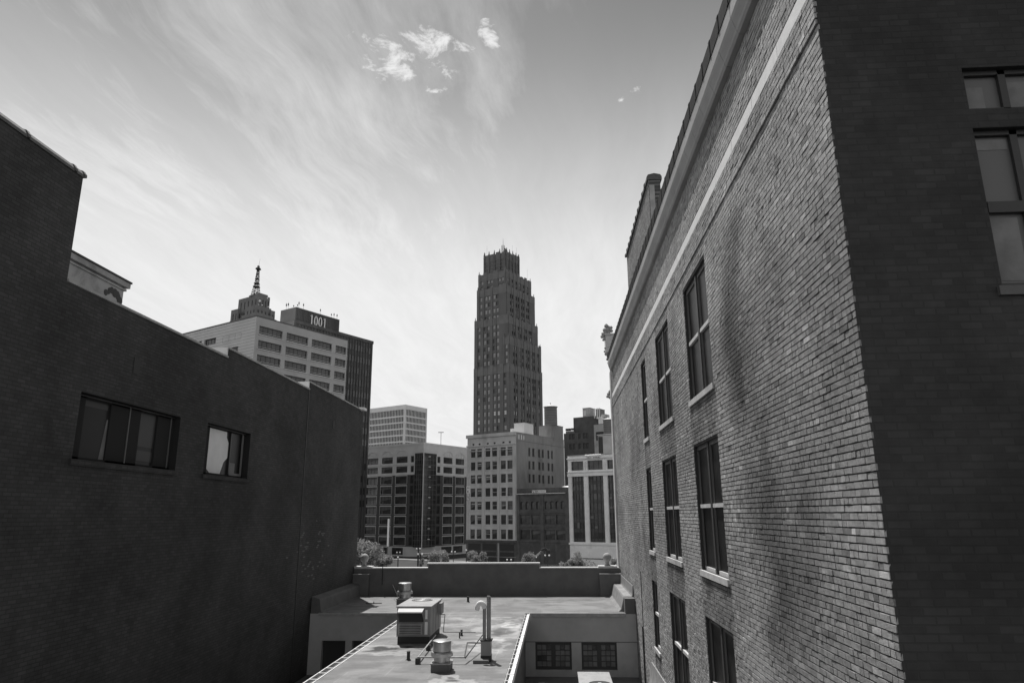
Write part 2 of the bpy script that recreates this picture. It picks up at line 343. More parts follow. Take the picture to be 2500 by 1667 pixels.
# mortar bed with the window openings, then every brick laid in front of it
b = M_('mortar')
wall_holes(b, 0, Y0+.01, Y1, GZ, 7.0, WINS, .30, lambda u, d, v: (XR+.012+d, u, v), 'dark')
b.mat('mortar')
wall_holes(b, 0, Y0+.01, Y1, 7.0, 7.8, [], .3, lambda u, d, v: (XR+.012+d, u, v))
b.build('wall', RB)
def bricks():
    P = []; T = []
    H = .075; row = 0; z = -6.6
    groove = 5.2
    patches = rng.random((40, 40))
    def vnoise(u, v):
        i, j = int(u) % 39, int(v) % 39; fu, fv = u-int(u), v-int(v); fu = fu*fu*(3-2*fu); fv = fv*fv*(3-2*fv)
        return (patches[i, j]*(1-fu)+patches[i+1, j]*fu)*(1-fv)+(patches[i, j+1]*(1-fu)+patches[i+1, j+1]*fu)*fv
    while z < 7.05:
        header = row % 6 == 5; L = .105 if header else .21
        y = Y0 - (L*.5 if row % 2 else 0) if not header else Y0-.02
        z0, z1 = z+.0075, z+H-.0075; row_t = 1+rng.normal()*.05
        out = .022 if z > groove else 0.
        if 5.13 < z < groove: out = -.004
        while y < Y1:
            ya, yb = max(y+.0055, Y0), min(y+L-.0055, Y1); y += L
            if yb-ya < .02: continue
            segs = [(ya, yb)]
            if not header and rng.random() < .35 and yb-ya > .15: m_ = (ya+yb)/2; segs = [(ya, m_-.004), (m_+.004, yb)]
            for (a, c, d, e, k) in WINS:
                if z1 > d-.02 and z0 < e-.01:
                    ns = []
                    for (p, q) in segs:
                        if q <= a or p >= c: ns.append((p, q))
                        else:
                            if p < a-.015: ns.append((p, a))
                            if q > c+.015: ns.append((c, q))
                    segs = ns
            if 5.69 < (z0+z1)/2 < 5.90: segs = []
            for (p, q) in segs:
                pr = rng.normal()*.0016-out
                if rng.random() < .02: pr += .005
                x0 = XR+pr; j = rng.normal(size=(4, 3))*(.0014, .002, .0016)
                f = np.array([(x0, p, z0), (x0, q, z0), (x0, q, z1), (x0, p, z1)])+j
                bk = np.array([(XR+.02, p, z0), (XR+.02, q, z0), (XR+.02, q, z1), (XR+.02, p, z1)])
                P.append(np.vstack([f, bk]))
                t = rng.normal(1., .095)
                if rng.random() < .04: t *= .6
                if rng.random() < .04: t *= 1.35
                t *= row_t
                cy = (p+q)/2
                t *= .62+.50*vnoise(cy*.55+3, z*.7+9)+.30*vnoise(cy*1.7, z*2.0+14)
                # soot streaks down the wall
                for (sy, sw, top, bot, k) in [(11.3, .85, 5.1, 1.2, .50), (10.5, .75, 1.9, -2.2, .36), (8.6, .5, 1.0, -1.5, .22), (9.9, .7, -.2, -3., .30), (25.0, .5, 5.1, -2., .28), (16.4, .5, 5.1, 2.9, .25), (21., .45, 4.9, 1.0, .22), (27.3, .5, 5.2, 1., .25), (9.3, .3, 4.0, 2.0, .2), (30.2, .25, 5.2, 2.6, .2)]:
                    wob = sy+.22*math.sin(z*.9+sy)+.9*(vnoise(z*1.3+sy, sy)-.5)
                    if bot < z < top: t *= 1-k*math.exp(-((cy-wob)/sw)**2)*(.25+1.35*vnoise(cy*2.2+sy, z*1.1+5))*min(1, (top-z)*2, (z-bot)*2)
                for (a, c, d, e, kk) in WINS:      # dirt washed off the sills
                    if a-.15 < cy < c+.15 and d-1.5 < z < d-.1:
                        t *= 1-.60*(1-(d-z)/1.5)*(0.6+.7*vnoise(cy*4, z*2+7))
                    if a < cy < c and e < z < e+.3: t *= .82
                T.append(max(t, .2))
        z += H; row += 1
    n = len(P); V = np.concatenate(P).astype(np.float32)
    base = (np.arange(n)*8)[:, None, None]
    fc = np.array([[0, 3, 2, 1], [3, 7, 6, 2], [0, 1, 5, 4], [0, 4, 7, 3], [1, 2, 6, 5]])
    F = (base+fc[None]).reshape(-1)
    me = bpy.data.meshes.new('brickwork'); me.vertices.add(len(V)); me.vertices.foreach_set('co', V.ravel())
    nf = n*5; me.loops.add(nf*4); me.loops.foreach_set('vertex_index', F.astype(np.int32)); me.polygons.add(nf)
    me.polygons.foreach_set('loop_start', np.arange(0, nf*4, 4, dtype=np.int32))
    me.materials.append(MATS['sunbrick'])
    a = me.attributes.new('tone', 'FLOAT', 'POINT'); a.data.foreach_set('value', np.repeat(np.array(T, np.float32), 8))
    me.polygons.foreach_set('use_smooth', np.zeros(nf, bool)); me.update(calc_edges=True); me.validate()
    o = bpy.data.objects.new('brickwork', me); COL.objects.link(o); o.parent = RB; o.matrix_parent_inverse = Matrix.Translation(-Vector(RB.location))
bricks()
# shaded wall that faces the viewer, with its windows
DW = [(4.45, 5.6, 4.12, 4.62), (4.45, 5.6, 2.16, 3.9)]
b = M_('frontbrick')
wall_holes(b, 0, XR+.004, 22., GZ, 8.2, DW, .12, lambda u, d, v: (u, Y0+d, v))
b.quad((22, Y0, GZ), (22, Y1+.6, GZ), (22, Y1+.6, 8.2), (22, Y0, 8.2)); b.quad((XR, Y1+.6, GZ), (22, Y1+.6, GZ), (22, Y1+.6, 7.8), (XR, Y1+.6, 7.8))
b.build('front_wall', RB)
b = M_('tile'); b.box(XR+.02, Y0, 7.62, 22, Y1+.6, 7.7); b.build('roof', RB)
for (a, c, d, e) in DW:
    b = M_('frame_dark'); y = Y0+.07
    b.box(a, y, d, a+.05, y+.04, e); b.box(4.855, y, d, 4.93, y+.04, e); b.box(c-.05, y, d, c, y+.04, e); b.box(a+.05, y, d, c-.05, y+.04, d+.05); b.box(a+.05, y, e-.05, c-.05, y+.04, e)
    if e-d > 1: b.box(a+.05, y-.01, 2.97, c-.05, y+.03, 3.09)
    f = b.build('window', RB)
    g = M_('frame_grey'); g.box(a+.05, y+.05, d+.05, c-.05, y+.06, e-.05)
    g.mat('blind')
    if e-d > 1: g.box(4.53, y+.045, 2.25, 4.80, y+.05, 2.93); g.box(4.53, y+.045, 3.70, 4.84, y+.05, 3.82)
    else: g.box(4.53, y+.045, 4.18, 4.70, y+.05, 4.45); g.box(4.95, y+.045, 4.18, 5.5, y+.05, 4.5)
    g.build('blind', f)
b = M_('stucco'); b.box(4.40, Y0-.04, 2.06, 5.7, Y0+.06, 2.155); b.build('sill', RB)
# side windows
for (a, c, d, e, k) in WINS:
    x = XR+.075
    f = M_('frame_dark')
    parts = [(a, c)] if k == 1 else [(a, (a+c)/2-.06), ((a+c)/2+.06, c)]
    if k == 2: f.box(x-.03, (a+c)/2-.06, d, x+.10, (a+c)/2+.06, e)
    zm = (d+e)/2+.02
    for (p, q) in parts:
        f.mat('frame_light')  # sunlit strips put into the colour: pale near jamb and rails
        f.box(x-.02, p, d, x+.06, p+.045, e)
        f.mat('frame_grey'); f.box(x, q-.05, d, x+.06, q, e); f.box(x, p+.045, e-.08, x+.06, q-.05, e)
        f.mat('frame_light'); f.box(x, p+.045, d, x+.06, q-.05, d+.07)
        f.box(x-.025, p+.045, zm-.04, x+.05, q-.05, zm+.035)
        f.mat('frame_grey'); f.box(x+.015, p+.10, d+.07, x+.045, p+.13, zm-.04)
    fo = f.build('window', RB)
    g = M_('glass_side')
    for (p, q) in parts: g.box(x+.03, p+.045, d+.07, x+.035, q-.05, e-.08)
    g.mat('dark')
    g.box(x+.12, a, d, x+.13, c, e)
    g.build('glass', fo)
    s_ = M_('limestone'); s_.box(XR-.035, a-.03, d-.115, XR+.2, c+.04, d-.001); s_.build('sill', fo)
# stone band, cornice with seams, light fascia and tile coping
b = M_('whitestone'); y = Y0+.02
while y < Y1:
    b.box(XR-.024, y, 5.695, XR+.02, min(y+1.18, Y1), 5.895); y += 1.195
b.build('stone_band', RB)
prof = [(XR+.02, 6.96), (2.90, 6.98), (2.872, 7.03), (2.862, 7.08), (2.84, 7.14), (2.815, 7.21), (2.80, 7.275), (XR+.02, 7.275)]
b = M_('cornice'); y = Y0+.02
while y < Y1-.7:
    b.extr_y(prof, y, min(y+.78, Y1-.5)); y += .79
b.build('cornice', RB)
b = M_('cornice'); y = Y0
while y < Y1-.7:
    o = random.uniform(0, .006); b.box(2.805-o, y, 7.277, XR+.02, min(y+2.4, Y1-.5), 7.525+random.uniform(-.006, .006)); y += 2.41
b.build('fascia', RB)
def tile_coping(b, x0, x1, y0, y1, z, pitch=.62, bell=.03, hs=.12):
    y = y0
    while y < y1:
        ye = min(y+pitch, y1); xm = (x0+x1)/2; w_ = x1-x0
        pr = [(x0, z), (x0, z+hs), (x0+.05, z+hs+.08), (xm, z+hs+.13), (x1-.05, z+hs+.08), (x1, z+hs), (x1, z)]
        b.extr_y(pr, y, ye-.07); pr2 = [(xm+(px_-xm)*(1+bell*2), z+(pz-z)*1.0+bell*.6-.012) for px_, pz in pr]; b.extr_y(pr2, ye-.07, ye); y = ye
b = M_('tile_dark'); tile_coping(b, 2.792, 3.30, Y0, Y1-.5, 7.53, .62, .022, .30); b.build('coping', RB)
# raised fire wall behind the cornice
b = M_('mixbrick'); b.box(3.6, 23.2, 7.7, 4.02, 31.0, 11.72)
b.mat('coping_grey'); b.box(3.62, 23.17, 8.6, 3.8, 23.2, 11.5); b.build('fire_wall', RB)
b = M_('tile'); tile_coping(b, 3.54, 4.08, 23.15, 31.06, 11.70, .72, .05); b.build('fire_wall_coping', RB)
b = M_('pipe'); b.cyl((XR-.03, 26.35, -6.5), (XR-.03, 26.35, -3.85), .028, n=8); b.cyl((XR-.012, 26.35, -3.85), (XR-.012, 26.35, -2.0), .012, n=6); b.build('conduit', RB)
# street front: stone return and carved consoles
b = M_('limestone'); b.box(2.93, Y1, GZ, XR+.5, Y1+.6, 7.1)
b.build('stone_return', RB)
def carve(name, pts, seed):
    rr = random.Random(seed); b = M_('sandstone')
    for (x, y, r) in pts:
        p = on_y((x, y), 35.6); r = r/FPX*34
        b.sphere((p[0], p[1], p[2]), r, 12, 8, (1, 1.4, 1))
        for _ in range(26):
            a = rr.uniform(0, 6.28); t = rr.uniform(0, 3.14); q = (p[0]+r*.85*math.cos(a)*math.sin(t), p[1]-r*.7*abs(math.sin(a)), p[2]+r*.85*math.cos(t))
            b.sphere(q, r*rr.uniform(.14, .30), 7, 5)
    return b
b = carve('', [(1480, 796, 5.5), (1476, 806, 5), (1483, 806, 6), (1489, 805, 5), (1474, 816, 6), (1470, 822, 4.5), (1476, 828, 4), (1492, 800, 4), (1486, 799, 4), (1478, 812, 5), (1486, 812, 5), (1471, 814, 3), (1493, 808, 4), (1473, 830, 3)], 1)
p0 = on_y((1479, 862), 35.7); p1 = on_y((1500, 818), 35.7); b.mat('limestone'); b.box(p0[0], 35.5, p0[2], p1[0]+.3, 36.3, p1[2]); p2 = on_y((1475, 818), 35.7); b.box(p2[0], 35.45, p1[2]-.04, p1[0]+.3, 36.3, p1[2]+.05)
b.mat('sandstone')
b2 = carve('', [(1479, 850, 4), (1484, 848, 4), (1476, 858, 2.5), (1480, 864, 4.5), (1485, 870, 4.5), (1483, 877, 3.5), (1486, 886, 3.5), (1490, 880, 4.5)], 2)
off = len(b.v); b.v += b2.v; b.f += [[i+off for i in f] for f in b2.f]; b.mi += [b.mats.index('sandstone')]*len(b2.f)
b.build('carved_console', RB, smooth=True)
b = carve('', [(1489, 956, 4), (1494, 954, 4), (1486, 962, 4.5), (1483, 968, 3.5), (1489, 970, 4), (1493, 976, 3)], 3); b.build('carved_bracket', RB, smooth=True)

# ------------------------------------------------------------------ shaded brick building on the left
XL = -9.75
LB = thing('brick_building', 'dark shaded brick building on the left with stepped parapet and two recessed windows', 'building', (XL, 13, GZ))
LW = [(13.62, 17.55, 1.15, 2.53), (19.02, 21.85, 1.15, 2.58)]
b = M_('leftbrick')
wall_holes(b, 0, -6., 34.55, GZ, 4.62, LW, .34, lambda u, d, v: (XL-d, u, v), 'near_black')  # window reveals in an even near-black
b.build('wall', LB)
b = M_('leftbrick'); b.box(XL-.4, 19.8, 4.62, XL, 34.55, 4.90); b.build('parapet', LB)
b = M_('leftbrick'); b.box(XL-.4, 26.9, 4.90, XL, 34.55, 5.19); b.build('parapet', LB)
b = M_('leftbrick'); b.box(XL-12, -6, 4.62, XL, 12.72, 6.95); b.build('tall_wall', LB)
b = M_('coping_grey')
for (a, c, z) in [(12.72, 19.8, 4.62), (19.8, 26.9, 4.90), (26.9, 34.5, 5.19)]:
    b.box(XL-.45, a+.001, z+.001, XL+.035, c, z+.055)
b.build('coping', LB)
b = M_('white'); b.box(XL-3.2, 34.25, 5.17, XL+.22, 34.75, 5.30); b.build('cross_parapet', LB)
for (y, z) in [(19.72, 4.90), (26.82, 5.19)]:
    b = M_('white'); b.box(XL-.66, y, z-.30, XL-.004, y+.079, z+.03); b.build('step_stone', LB)
b = M_('tile'); tile_coping(b, XL-.32, XL+.03, -6, 12.77, 6.90, 1.32, .05, .06); b.build('tile_coping', LB)
b = M_('leftbrick'); b.box(XL-12, 34.56, GZ, XL, 34.9, 5.15); b.build('front_wall', LB)
b = M_('membrane'); b.box(XL-12, 12.95, 3.8, XL-.41, 34.5, 3.9); b.build('roof', LB)
b = M_('dark'); b.box(XL, 15.25, 3.25, XL+.015, 15.5, 3.62); b.build('vent', LB)
b = M_('dark'); b.box(XL, 30.1, 3.75, XL+.015, 30.3, 4.1); b.build('vent', LB)
b = M_('pipe'); b.box(XL, 26.86, -6, XL+.02, 26.9, 4.85); b.build('joint', LB)
for i, (a, c, d, e) in enumerate(LW):
    x = XL-.24; f = M_('near_black')  # solid frame pieces share the near-black of the reveals
    if i == 0: solid = [(a, a+.42), (a+1.30, a+2.45), (c-.75, c)]
    else: solid = [(a, a+.48), (c-1.02, c-.95), (c-.16, c)]
    for (p, q) in solid: f.box(x, p, d, x+.07, q, e)
    f.box(x, a, d, x+.07, c, d+.07); f.box(x, a, e-.07, x+.07, c, e)
    f.mat('frame_grey')
    if i == 0:
        for y in (a+1.98, c-.16): f.box(x+.07, y, d+.06, x+.09, y+.025, e-.04)
    else: f.box(x+.07, c-.24, d+.06, x+.09, c-.14, e-.06); f.box(x+.07, c-.95, d+.07, x+.085, c-.24, d+.14); f.box(x+.07, c-.99, d+.1, x+.085, c-.97, e-.1)
    f.box(x+.07, a, e-.035, x+.088, c, e-.02)
    fo = f.build('window', LB)
    g = M_('glass_dim'); g.box(x+.02, a, d, x+.025, c, e)
    if i == 0:
        g.mat('pane_dim'); g.box(x+.028, a+2.5, d+.5, x+.032, c-.77, e-.1); g.box(x+.028, a+2.5, d+.16, x+.032, c-.77, d+.4); g.box(x+.028, a+.45, e-.22, x+.032, a+1.25, e-.1)
        g.mat('blind'); g.add([(x+.03, 14.75, d+.08), (x+.03, 14.92, d+.08), (x+.03, 14.93, e-.42), (x+.03, 14.87, e-.42)], [(0, 1, 2, 3)])
    else: g.mat('blind'); g.box(x+.028, c-.9, d+.14, x+.032, c-.5, d+.45)
    g.build('glass', fo)
    if i == 1:   # flat pale shape with an irregular edge in front of the glass
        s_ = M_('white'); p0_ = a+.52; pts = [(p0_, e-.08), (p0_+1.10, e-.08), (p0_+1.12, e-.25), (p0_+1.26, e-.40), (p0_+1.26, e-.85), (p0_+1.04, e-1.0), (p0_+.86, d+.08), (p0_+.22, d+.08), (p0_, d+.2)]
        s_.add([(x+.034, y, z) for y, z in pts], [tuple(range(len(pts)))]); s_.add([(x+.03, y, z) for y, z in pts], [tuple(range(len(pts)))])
        s_.box(x+.035, p0_+.01, d+.42, x+.037, p0_+.9, d+.425); s_.build('pale_shape', fo)
    s_ = M_('leftbrick'); s_.box(XL-.25, a-.08, d-.12, XL+.05, c+.08, d-.001); s_.build('sill', fo)
# rooftop penthouse behind
mat('ph_wall', .34, .9, .12, .8, .2, 6., stain=.3, ss=.9)
PH = thing('penthouse', 'weathered concrete rooftop penthouse with moulded cornice above the dark brick wall', 'building', (-16, 18, 3.9))
b = M_('ph_wall'); b.box(-20, 12.95, 3.9, -14.12, 21.05, 7.369); b.build('wall', PH)
b = M_('ph_wall'); b.box(-20.2, 12.8, 7.26, -14.07, 21.13, 7.32); b.box(-20.3, 12.8, 7.37, -14.0, 21.2, 7.54)
b.mat('dark').box(-20.35, 12.8, 7.542, -13.97, 21.24, 7.60); b.build('cornice', PH)
b = M_('dark')
rr = random.Random(3)
for i in range(9): b.sphere((-14.11, 20.2+i*.09+rr.uniform(-.05, .05), 6.92+.12*math.sin(i*.4)+rr.uniform(-.05, .05)), rr.uniform(.07, .16), 10, 7, (.08, 1, 1))
b.build('damp_patch', PH)

# ------------------------------------------------------------------ low street building with the flat roof between them
ZR = -3.71
FB = thing('low_building', 'low flat roofed building between the brick walls with street parapet and projecting wing', 'building', (-3.5, 31, GZ))
WX0, WX1, FY = -5.69, -1.26, 28.6
b = M_('membrane')
b.box(XL+.01, FY, ZR-.02, XR-.01, 34.58, ZR); b.box(WX0, 8., ZR-.02, WX1, FY-.001, ZR); b.build('roof', FB)
RW = [(-.88, .50, -5.72, -4.72), (.88, 2.22, -5.72, -4.72)]
LWn = [(-9.22, -8.28, -5.9, -4.72), (-8.02, -6.6, -5.9, -4.72)]
b = M_('stucco_light')
wall_holes(b, 0, WX1+.001, XR-.01, GZ, ZR-.021, RW, .16, lambda u, d, v: (u, FY+d, v))
wall_holes(b, 0, XL+.01, WX0-.001, GZ, ZR-.021, LWn, .3, lambda u, d, v: (u, FY+d, v))
b.mat('stucco'); b.quad((WX0, 8, GZ), (WX0, FY, GZ), (WX0, FY, ZR-.02), (WX0, 8, ZR-.02)); b.quad((WX1, 8, GZ), (WX1, FY, GZ), (WX1, FY, ZR-.02), (WX1, 8, ZR-.02)); b.quad((WX0, 8, GZ), (WX1, 8, GZ), (WX1, 8, ZR-.02), (WX0, 8, ZR-.02))
b.build('wall', FB)
b = M_('coping_grey')
b.box(WX1+.25, FY-.05, ZR-.12, 2.62, FY-.002, ZR+.015); b.build('fascia', FB); b = M_('coping_grey'); b.box(XL+.35, FY-.05, ZR-.10, WX0-.2, FY-.002, ZR+.012); b.build('fascia', FB); b = M_('stucco')
b.mat('stucco').box(WX1+.01, FY-.012, -4.745, XR-.02, FY-.001, -4.72); b.mat('stucco_light').box(.505, FY-.03, -5.9, .875, FY-.002, -4.75)
b.build('band_course', FB)
for (a, c, d, e) in RW:
    f = M_('frame_dark'); y = FY+.08; m = (a+c)/2
    f.box(a, y, d, c, y+.05, d+.10); f.box(a, y, e-.13, c, y+.05, e); f.box(a, y, d+.1, a+.07, y+.05, e-.13); f.box(c-.07, y, d+.1, c, y+.05, e-.13); f.box(m-.08, y, d+.1, m+.08, y+.05, e-.13)
    for (p, q) in [(a+.07, m-.08), (m+.08, c-.07)]:
        for i in (1, 2): u = p+(q-p)*i/3; f.box(u-.01, y+.01, d+.1, u+.01, y+.04, e-.13)
        for i in (1, 2, 3): v = d+.1+(e-.23-d)*i/4; f.box(p, y+.012, v-.01, q, y+.038, v+.01)
    fo = f.build('window', FB)
    g = M_('blind_pale'); rr = random.Random(int(a*10))
    for (p, q) in [(a+.07, m-.08), (m+.08, c-.07)]:
        if p > m: g.build('glass', fo); g = M_('blind_pale')
        for i in range(3):
            for j in range(4):
                g.mat('blind' if rr.random() < .75 else ('glass_mid' if rr.random() < .7 else 'blind_pale'))
                g.box(p+(q-p)*i/3, y+.041, d+.1+(e-.23-d)*j/4, p+(q-p)*(i+1)/3, y+.045, d+.1+(e-.23-d)*(j+1)/4)
    g.build('glass', fo)
for (a, c, d, e) in LWn:
    f = M_('dark'); f.box(a, FY+.2, d, c, FY+.24, e); f.build('window', FB)
# lower courtyard roofs beside the wing
b = M_('stucco'); b.box(WX1+.01, 8, -6.02, XR-.01, FY-.001, -5.96); b.box(XL+.01, 8, -6.02, WX0-.01, FY-.001, -5.96); b.build('lower_roof', FB)
b = M_('kerbflash'); b.extr_y([(3.0, -4.6), (2.96, -4.6), (2.88, -5.2), (2.6, -5.6), (2.5, -5.95), (3.0, -5.95)], 15, 24.3); b.build('flashing', FB, smooth=True)
# street parapet: low sides, raised middle
b = M_('stucco'); b.box(XL+.01, 34.6, GZ, XR-.01, 34.95, -2.485); b.box(-6.16, 34.6, -2.484, -.83, 34.95, -2.28); b.build('parapet', FB)
b = M_('coping'); b.box(XL+.01, 34.57, -2.483, -6.17, 35.0, -2.435); b.box(-.82, 34.57, -2.483, XR-.06, 35.0, -2.435); b.box(-6.22, 34.57, -2.278, -.80, 35.0, -2.225); b.build('parapet_coping', FB)
for (a, c) in [(XL+.02, -8.96), (2.0, XR-.02)]:
    b = M_('stucco'); b.box(a, 34.3, ZR, c, 34.59, -2.73); b.mat('coping_grey').box(a, 34.27, -2.729, c+.02 if a < 0 else c, 34.56, -2.705); b.build('pier', FB)
# kerbs along the two tall walls, dressed in flashing
b = M_('kerbflash')
b.extr_y([(2.40, ZR), (2.50, ZR+.10), (2.60, ZR+.50), (2.63, ZR+.56), (2.93, ZR+.56), (2.955, ZR+.62), (2.975, ZR+.95), (2.99, ZR+.97), (2.99, ZR)], 29.15, 34.28); b.mat('stucco').box(2.60, 28.62, ZR, 2.99, 29.148, ZR+.54); b.build('kerb', FB)
b = M_('stucco')
b.extr_y([(XL+.55, ZR), (XL+.42, ZR+.06), (XL+.36, ZR+.45), (XL+.33, ZR+.52), (XL+.02, ZR+.60), (XL+.02, ZR)], 28.62, 34.28); b.build('kerb', FB)
# gutters with hanger straps on both edges of the wing
for s_, x0, x1 in [('l', WX0-.13, WX0-.01), ('r', WX1+.01, WX1+.19)]:
    b = M_('galvdull' if s_ == 'l' else 'white'); b.box(x0, 8, ZR-.15, x1, FY-.1, ZR-.13); out = (x0, x0+.012) if s_ == 'l' else (x1-.012, x1); inn = (x1-.01, x1) if s_ == 'l' else (x0, x0+.01)
    b.box(out[0], 8, ZR-.13, out[1], FY-.1, ZR+.02); b.box(inn[0], 8, ZR-.13, inn[1], FY-.1, ZR-.01)
    if s_ == 'r': b.mat('white').box(x0+.075, 8, ZR-.13, x1-.013, FY-.1, ZR-.02); b.mat('dark').box(x0+.011, 8, ZR-.129, x0+.074, FY-.1, ZR-.10)
    if s_ == 'l':
        b.mat('white').box(x0-.012, 8, ZR+.005, x0+.014, FY-.1, ZR+.025); b.box(x1+.06, 8, ZR+.003, x1+.085, FY-.1, ZR+.012)
    g = b.build('gutter', FB)
    y = 16.
    while y < FY-.2:
        yy = y+random.uniform(-.04, .04); h = M_('white'); h.box(x0-.005, yy, ZR+.021, x1+(.07 if s_ == 'l' else -.0)+.005, yy+.035, ZR+.032)
        pass
        h.build('hanger_strap', g); y += .62

# ------------------------------------------------------------------ things on the roofs
def bigsphere(x, label, bw_):
    t = thing('ball_finial', label, 'finial', (x, 34.78, -2.43), 'ball finials on the street parapet')
    b = M_('coping'); b.box(x-bw_, 34.5, -2.433, x+bw_, 35.08, -2.375); b.build('base_slab', t)
    b = M_('ballstone'); b.lathe((x, 34.78, -2.375), [(0, 0), (.15, 0), (.15, .03), (.095, .06), (.09, .10), (.095, .2)], 20); b.build('stem', t, smooth=True)
    b = M_('ballstone'); b.sphere((x, 34.78, -2.0), .208, 40, 24); b.build('ball', t, smooth=True)
p = on_y((890.3, 1362), 34.8); bigsphere(p[0], 'stone ball finial beside the dark left wall, bare base slab', .42)
p = on_y((1482, 1362.8), 34.8); bigsphere(p[0], 'stone ball finial beside the sunlit right brick wall', .44)

HV = thing('rooftop_cooler', 'boxy rooftop air handler with sloped intake hood on the flat roof', 'hvac unit', (-4.32, 23, ZR))
b = M_('dark'); b.box(-4.80, 22.03, ZR, -3.84, 23.95, ZR+.20); b.build('curb', HV)
b = M_('hvac'); b.box(-4.83, 22.0, ZR+.20, -3.81, 23.98, -2.69); b.mat('dark')
for y in (22.45, 22.95, 23.45): b.box(-3.812, y, ZR+.25, -3.806, y+.012, -2.75)
b.mat('hvac'); b.box(-3.81, 23.25, -3.05, -3.68, 23.7, -2.72)
b.build('body', HV)
b = M_('hvac_top'); b.box(-4.86, 21.97, -2.689, -3.78, 24.01, -2.655); b.build('top', HV)
b = M_('dark'); b.lathe((-4.35, 23.5, -2.653), [(0, .0), (.30, .0), (.32, .012), (.34, .0)], 32)
b.mat('galvdull')
for r_ in (.08, .15, .22, .29): b.lathe((-4.35, 23.5, -2.64), [(r_, 0), (r_+.008, .004), (r_+.016, 0)], 32)
b.build('fan_guard', HV)
b = M_('hood')   # intake hood: sloped top, cheeks, open below
zf, zk, yf = -2.79, -2.695, 21.74
for o_ in (0, -.02): b.add([(-4.78, 21.99, zk+o_), (-4.0, 21.99, zk+o_), (-4.02, yf, zf+o_), (-4.76, yf, zf+o_)], [(0, 1, 2, 3)])
b.add([(-4.76, yf-.001, zf), (-4.02, yf-.001, zf), (-4.02, yf-.001, zf-.035), (-4.76, yf-.001, zf-.035)], [(0, 1, 2, 3)])
b.mat('hvac')
for xa, xb in ((-4.78, -4.76), (-4.0, -4.02)): b.add([(xa, 21.99, zk), (xb, yf, zf), (xb, yf, zf-.05), (xa, 21.99, -3.10)], [(0, 1, 2, 3)])
b.mat('dark'); b.box(-4.76, 21.985, -3.10, -4.02, 21.995, -2.75); b.build('intake_hood', HV)
b = M_('galvdull'); b.box(-4.76, 21.9, -3.44, -4.04, 21.92, -3.14)
for i in range(8): z = -3.42+i*.035; b.mat('hvac' if i % 2 else 'dark'); b.box(-4.72, 21.88, z, -4.08, 21.90, z+.017)
b.build('louvre', HV)
b = M_('white'); b.box(-3.97, 21.985, -3.02, -3.90, 21.995, -2.76); b.box(-3.98, 21.985, -3.45, -3.89, 21.995, -3.10); b.build('notice_label', HV)

def vent(x, y, s, label):
    t = thing('roof_vent', label, 'roof vent', (x, y, ZR), 'round metal exhaust vents on the flat roof')
    b = M_('stucco'); b.box(x-.235*s, y-.235*s, ZR, x+.235*s, y+.235*s, ZR+.17*s); b.mat('galvdull').box(x-.25*s, y-.25*s, ZR+.171*s, x+.25*s, y+.25*s, ZR+.20*s); b.build('curb', t)
    b = M_('galv'); b.lathe((x, y, ZR), [(.20*s, .2*s), (.20*s, .34*s)], 36); b.build('neck', t, smooth=True)
    b = M_('galv'); b.lathe((x, y, ZR), [(.20*s, .34*s), (.27*s, .335*s), (.275*s, .36*s), (.275*s, .40*s), (.25*s, .43*s), (.20*s, .44*s)], 36); b.build('collar', t, smooth=True)
    b = M_('galv'); b.lathe((x, y, ZR), [(.19*s, .42*s), (.225*s, .45*s), (.225*s, .655*s), (.232*s, .66*s), (.232*s, .685*s), (.20*s, .70*s), (0, .71*s)], 40)
    b.cyl((x+.0, y-.228*s, ZR+.46*s), (x, y-.228*s, ZR+.65*s), .006*s, n=6); b.build('cap', t, smooth=True)
vent(-2.885, 18.42, 1., 'round metal exhaust vent in the foreground, nearest the roof edge of the photo')
vent(-6.60, 31.5, 1.25, 'round metal exhaust vent standing behind the air handler')

FL = thing('flue_stack', 'pair of tall flue pipes, one ending in a white gooseneck, on a square box base', 'flue', (-1.9, 19.6, ZR))
b = M_('hvac'); b.box(-2.03, 19.5, ZR, -1.77, 19.8, -3.22); b.mat('dark').box(-2.035, 19.49, ZR, -1.765, 19.81, ZR+.14); b.box(-2.05, 19.48, -3.22, -1.74, 19.83, -3.19); b.mat('stucco').box(-2.2, 19.2, ZR, -1.8, 19.48, ZR+.08); b.build('box_base', FL)
b = M_('hvac'); b.cyl((-1.845, 19.64, -3.19), (-1.845, 19.64, -2.11), .045, n=20); b.mat('galv').cyl((-1.845, 19.64, -2.27), (-1.845, 19.64, -2.255), .052, n=20); b.cyl((-1.845, 19.64, -2.22), (-1.845, 19.64, -2.205), .052, n=20); b.cyl((-1.80, 19.68, -3.19), (-1.80, 19.68, -2.13), .02, n=10); b.build('straight_pipe', FL, smooth=True)
b = M_('hvac'); b.cyl((-1.95, 19.62, -3.19), (-1.95, 19.62, -2.42), .045, n=20); b.build('gooseneck_pipe', FL, smooth=True)
b = M_('white')
pts = [(-2.045+.095*math.cos(t), 19.62, -2.42+.13*math.sin(t)) for t in [math.pi*i/10 for i in range(11)]]+[(-2.145, 19.62, -2.445)]
b.tube(pts, .066, 16); b.build('gooseneck', FL, smooth=True)
for i, (x, y, h, r_, l) in enumerate([(-3.97, 19.64, .20, .045, 'short capped pipe stub in front of the air handler'), (-3.06, 23.47, .16, .035, 'small pipe stub under the thin gas line'), (-3.92, 32.16, .22, .05, 'small dark pipe stub on the far roof near the parapet')]):
    b = M_('pipe'); b.lathe((x, y, ZR), [(r_*1.8, 0), (r_*1.3, .015), (r_, .03), (r_, h), (r_*1.12, h), (r_*1.12, h+.015), (0, h+.02)], 16); tag(b.build('pipe_stub', smooth=True), l, 'pipe stub', 'pipe stubs on the flat roof')
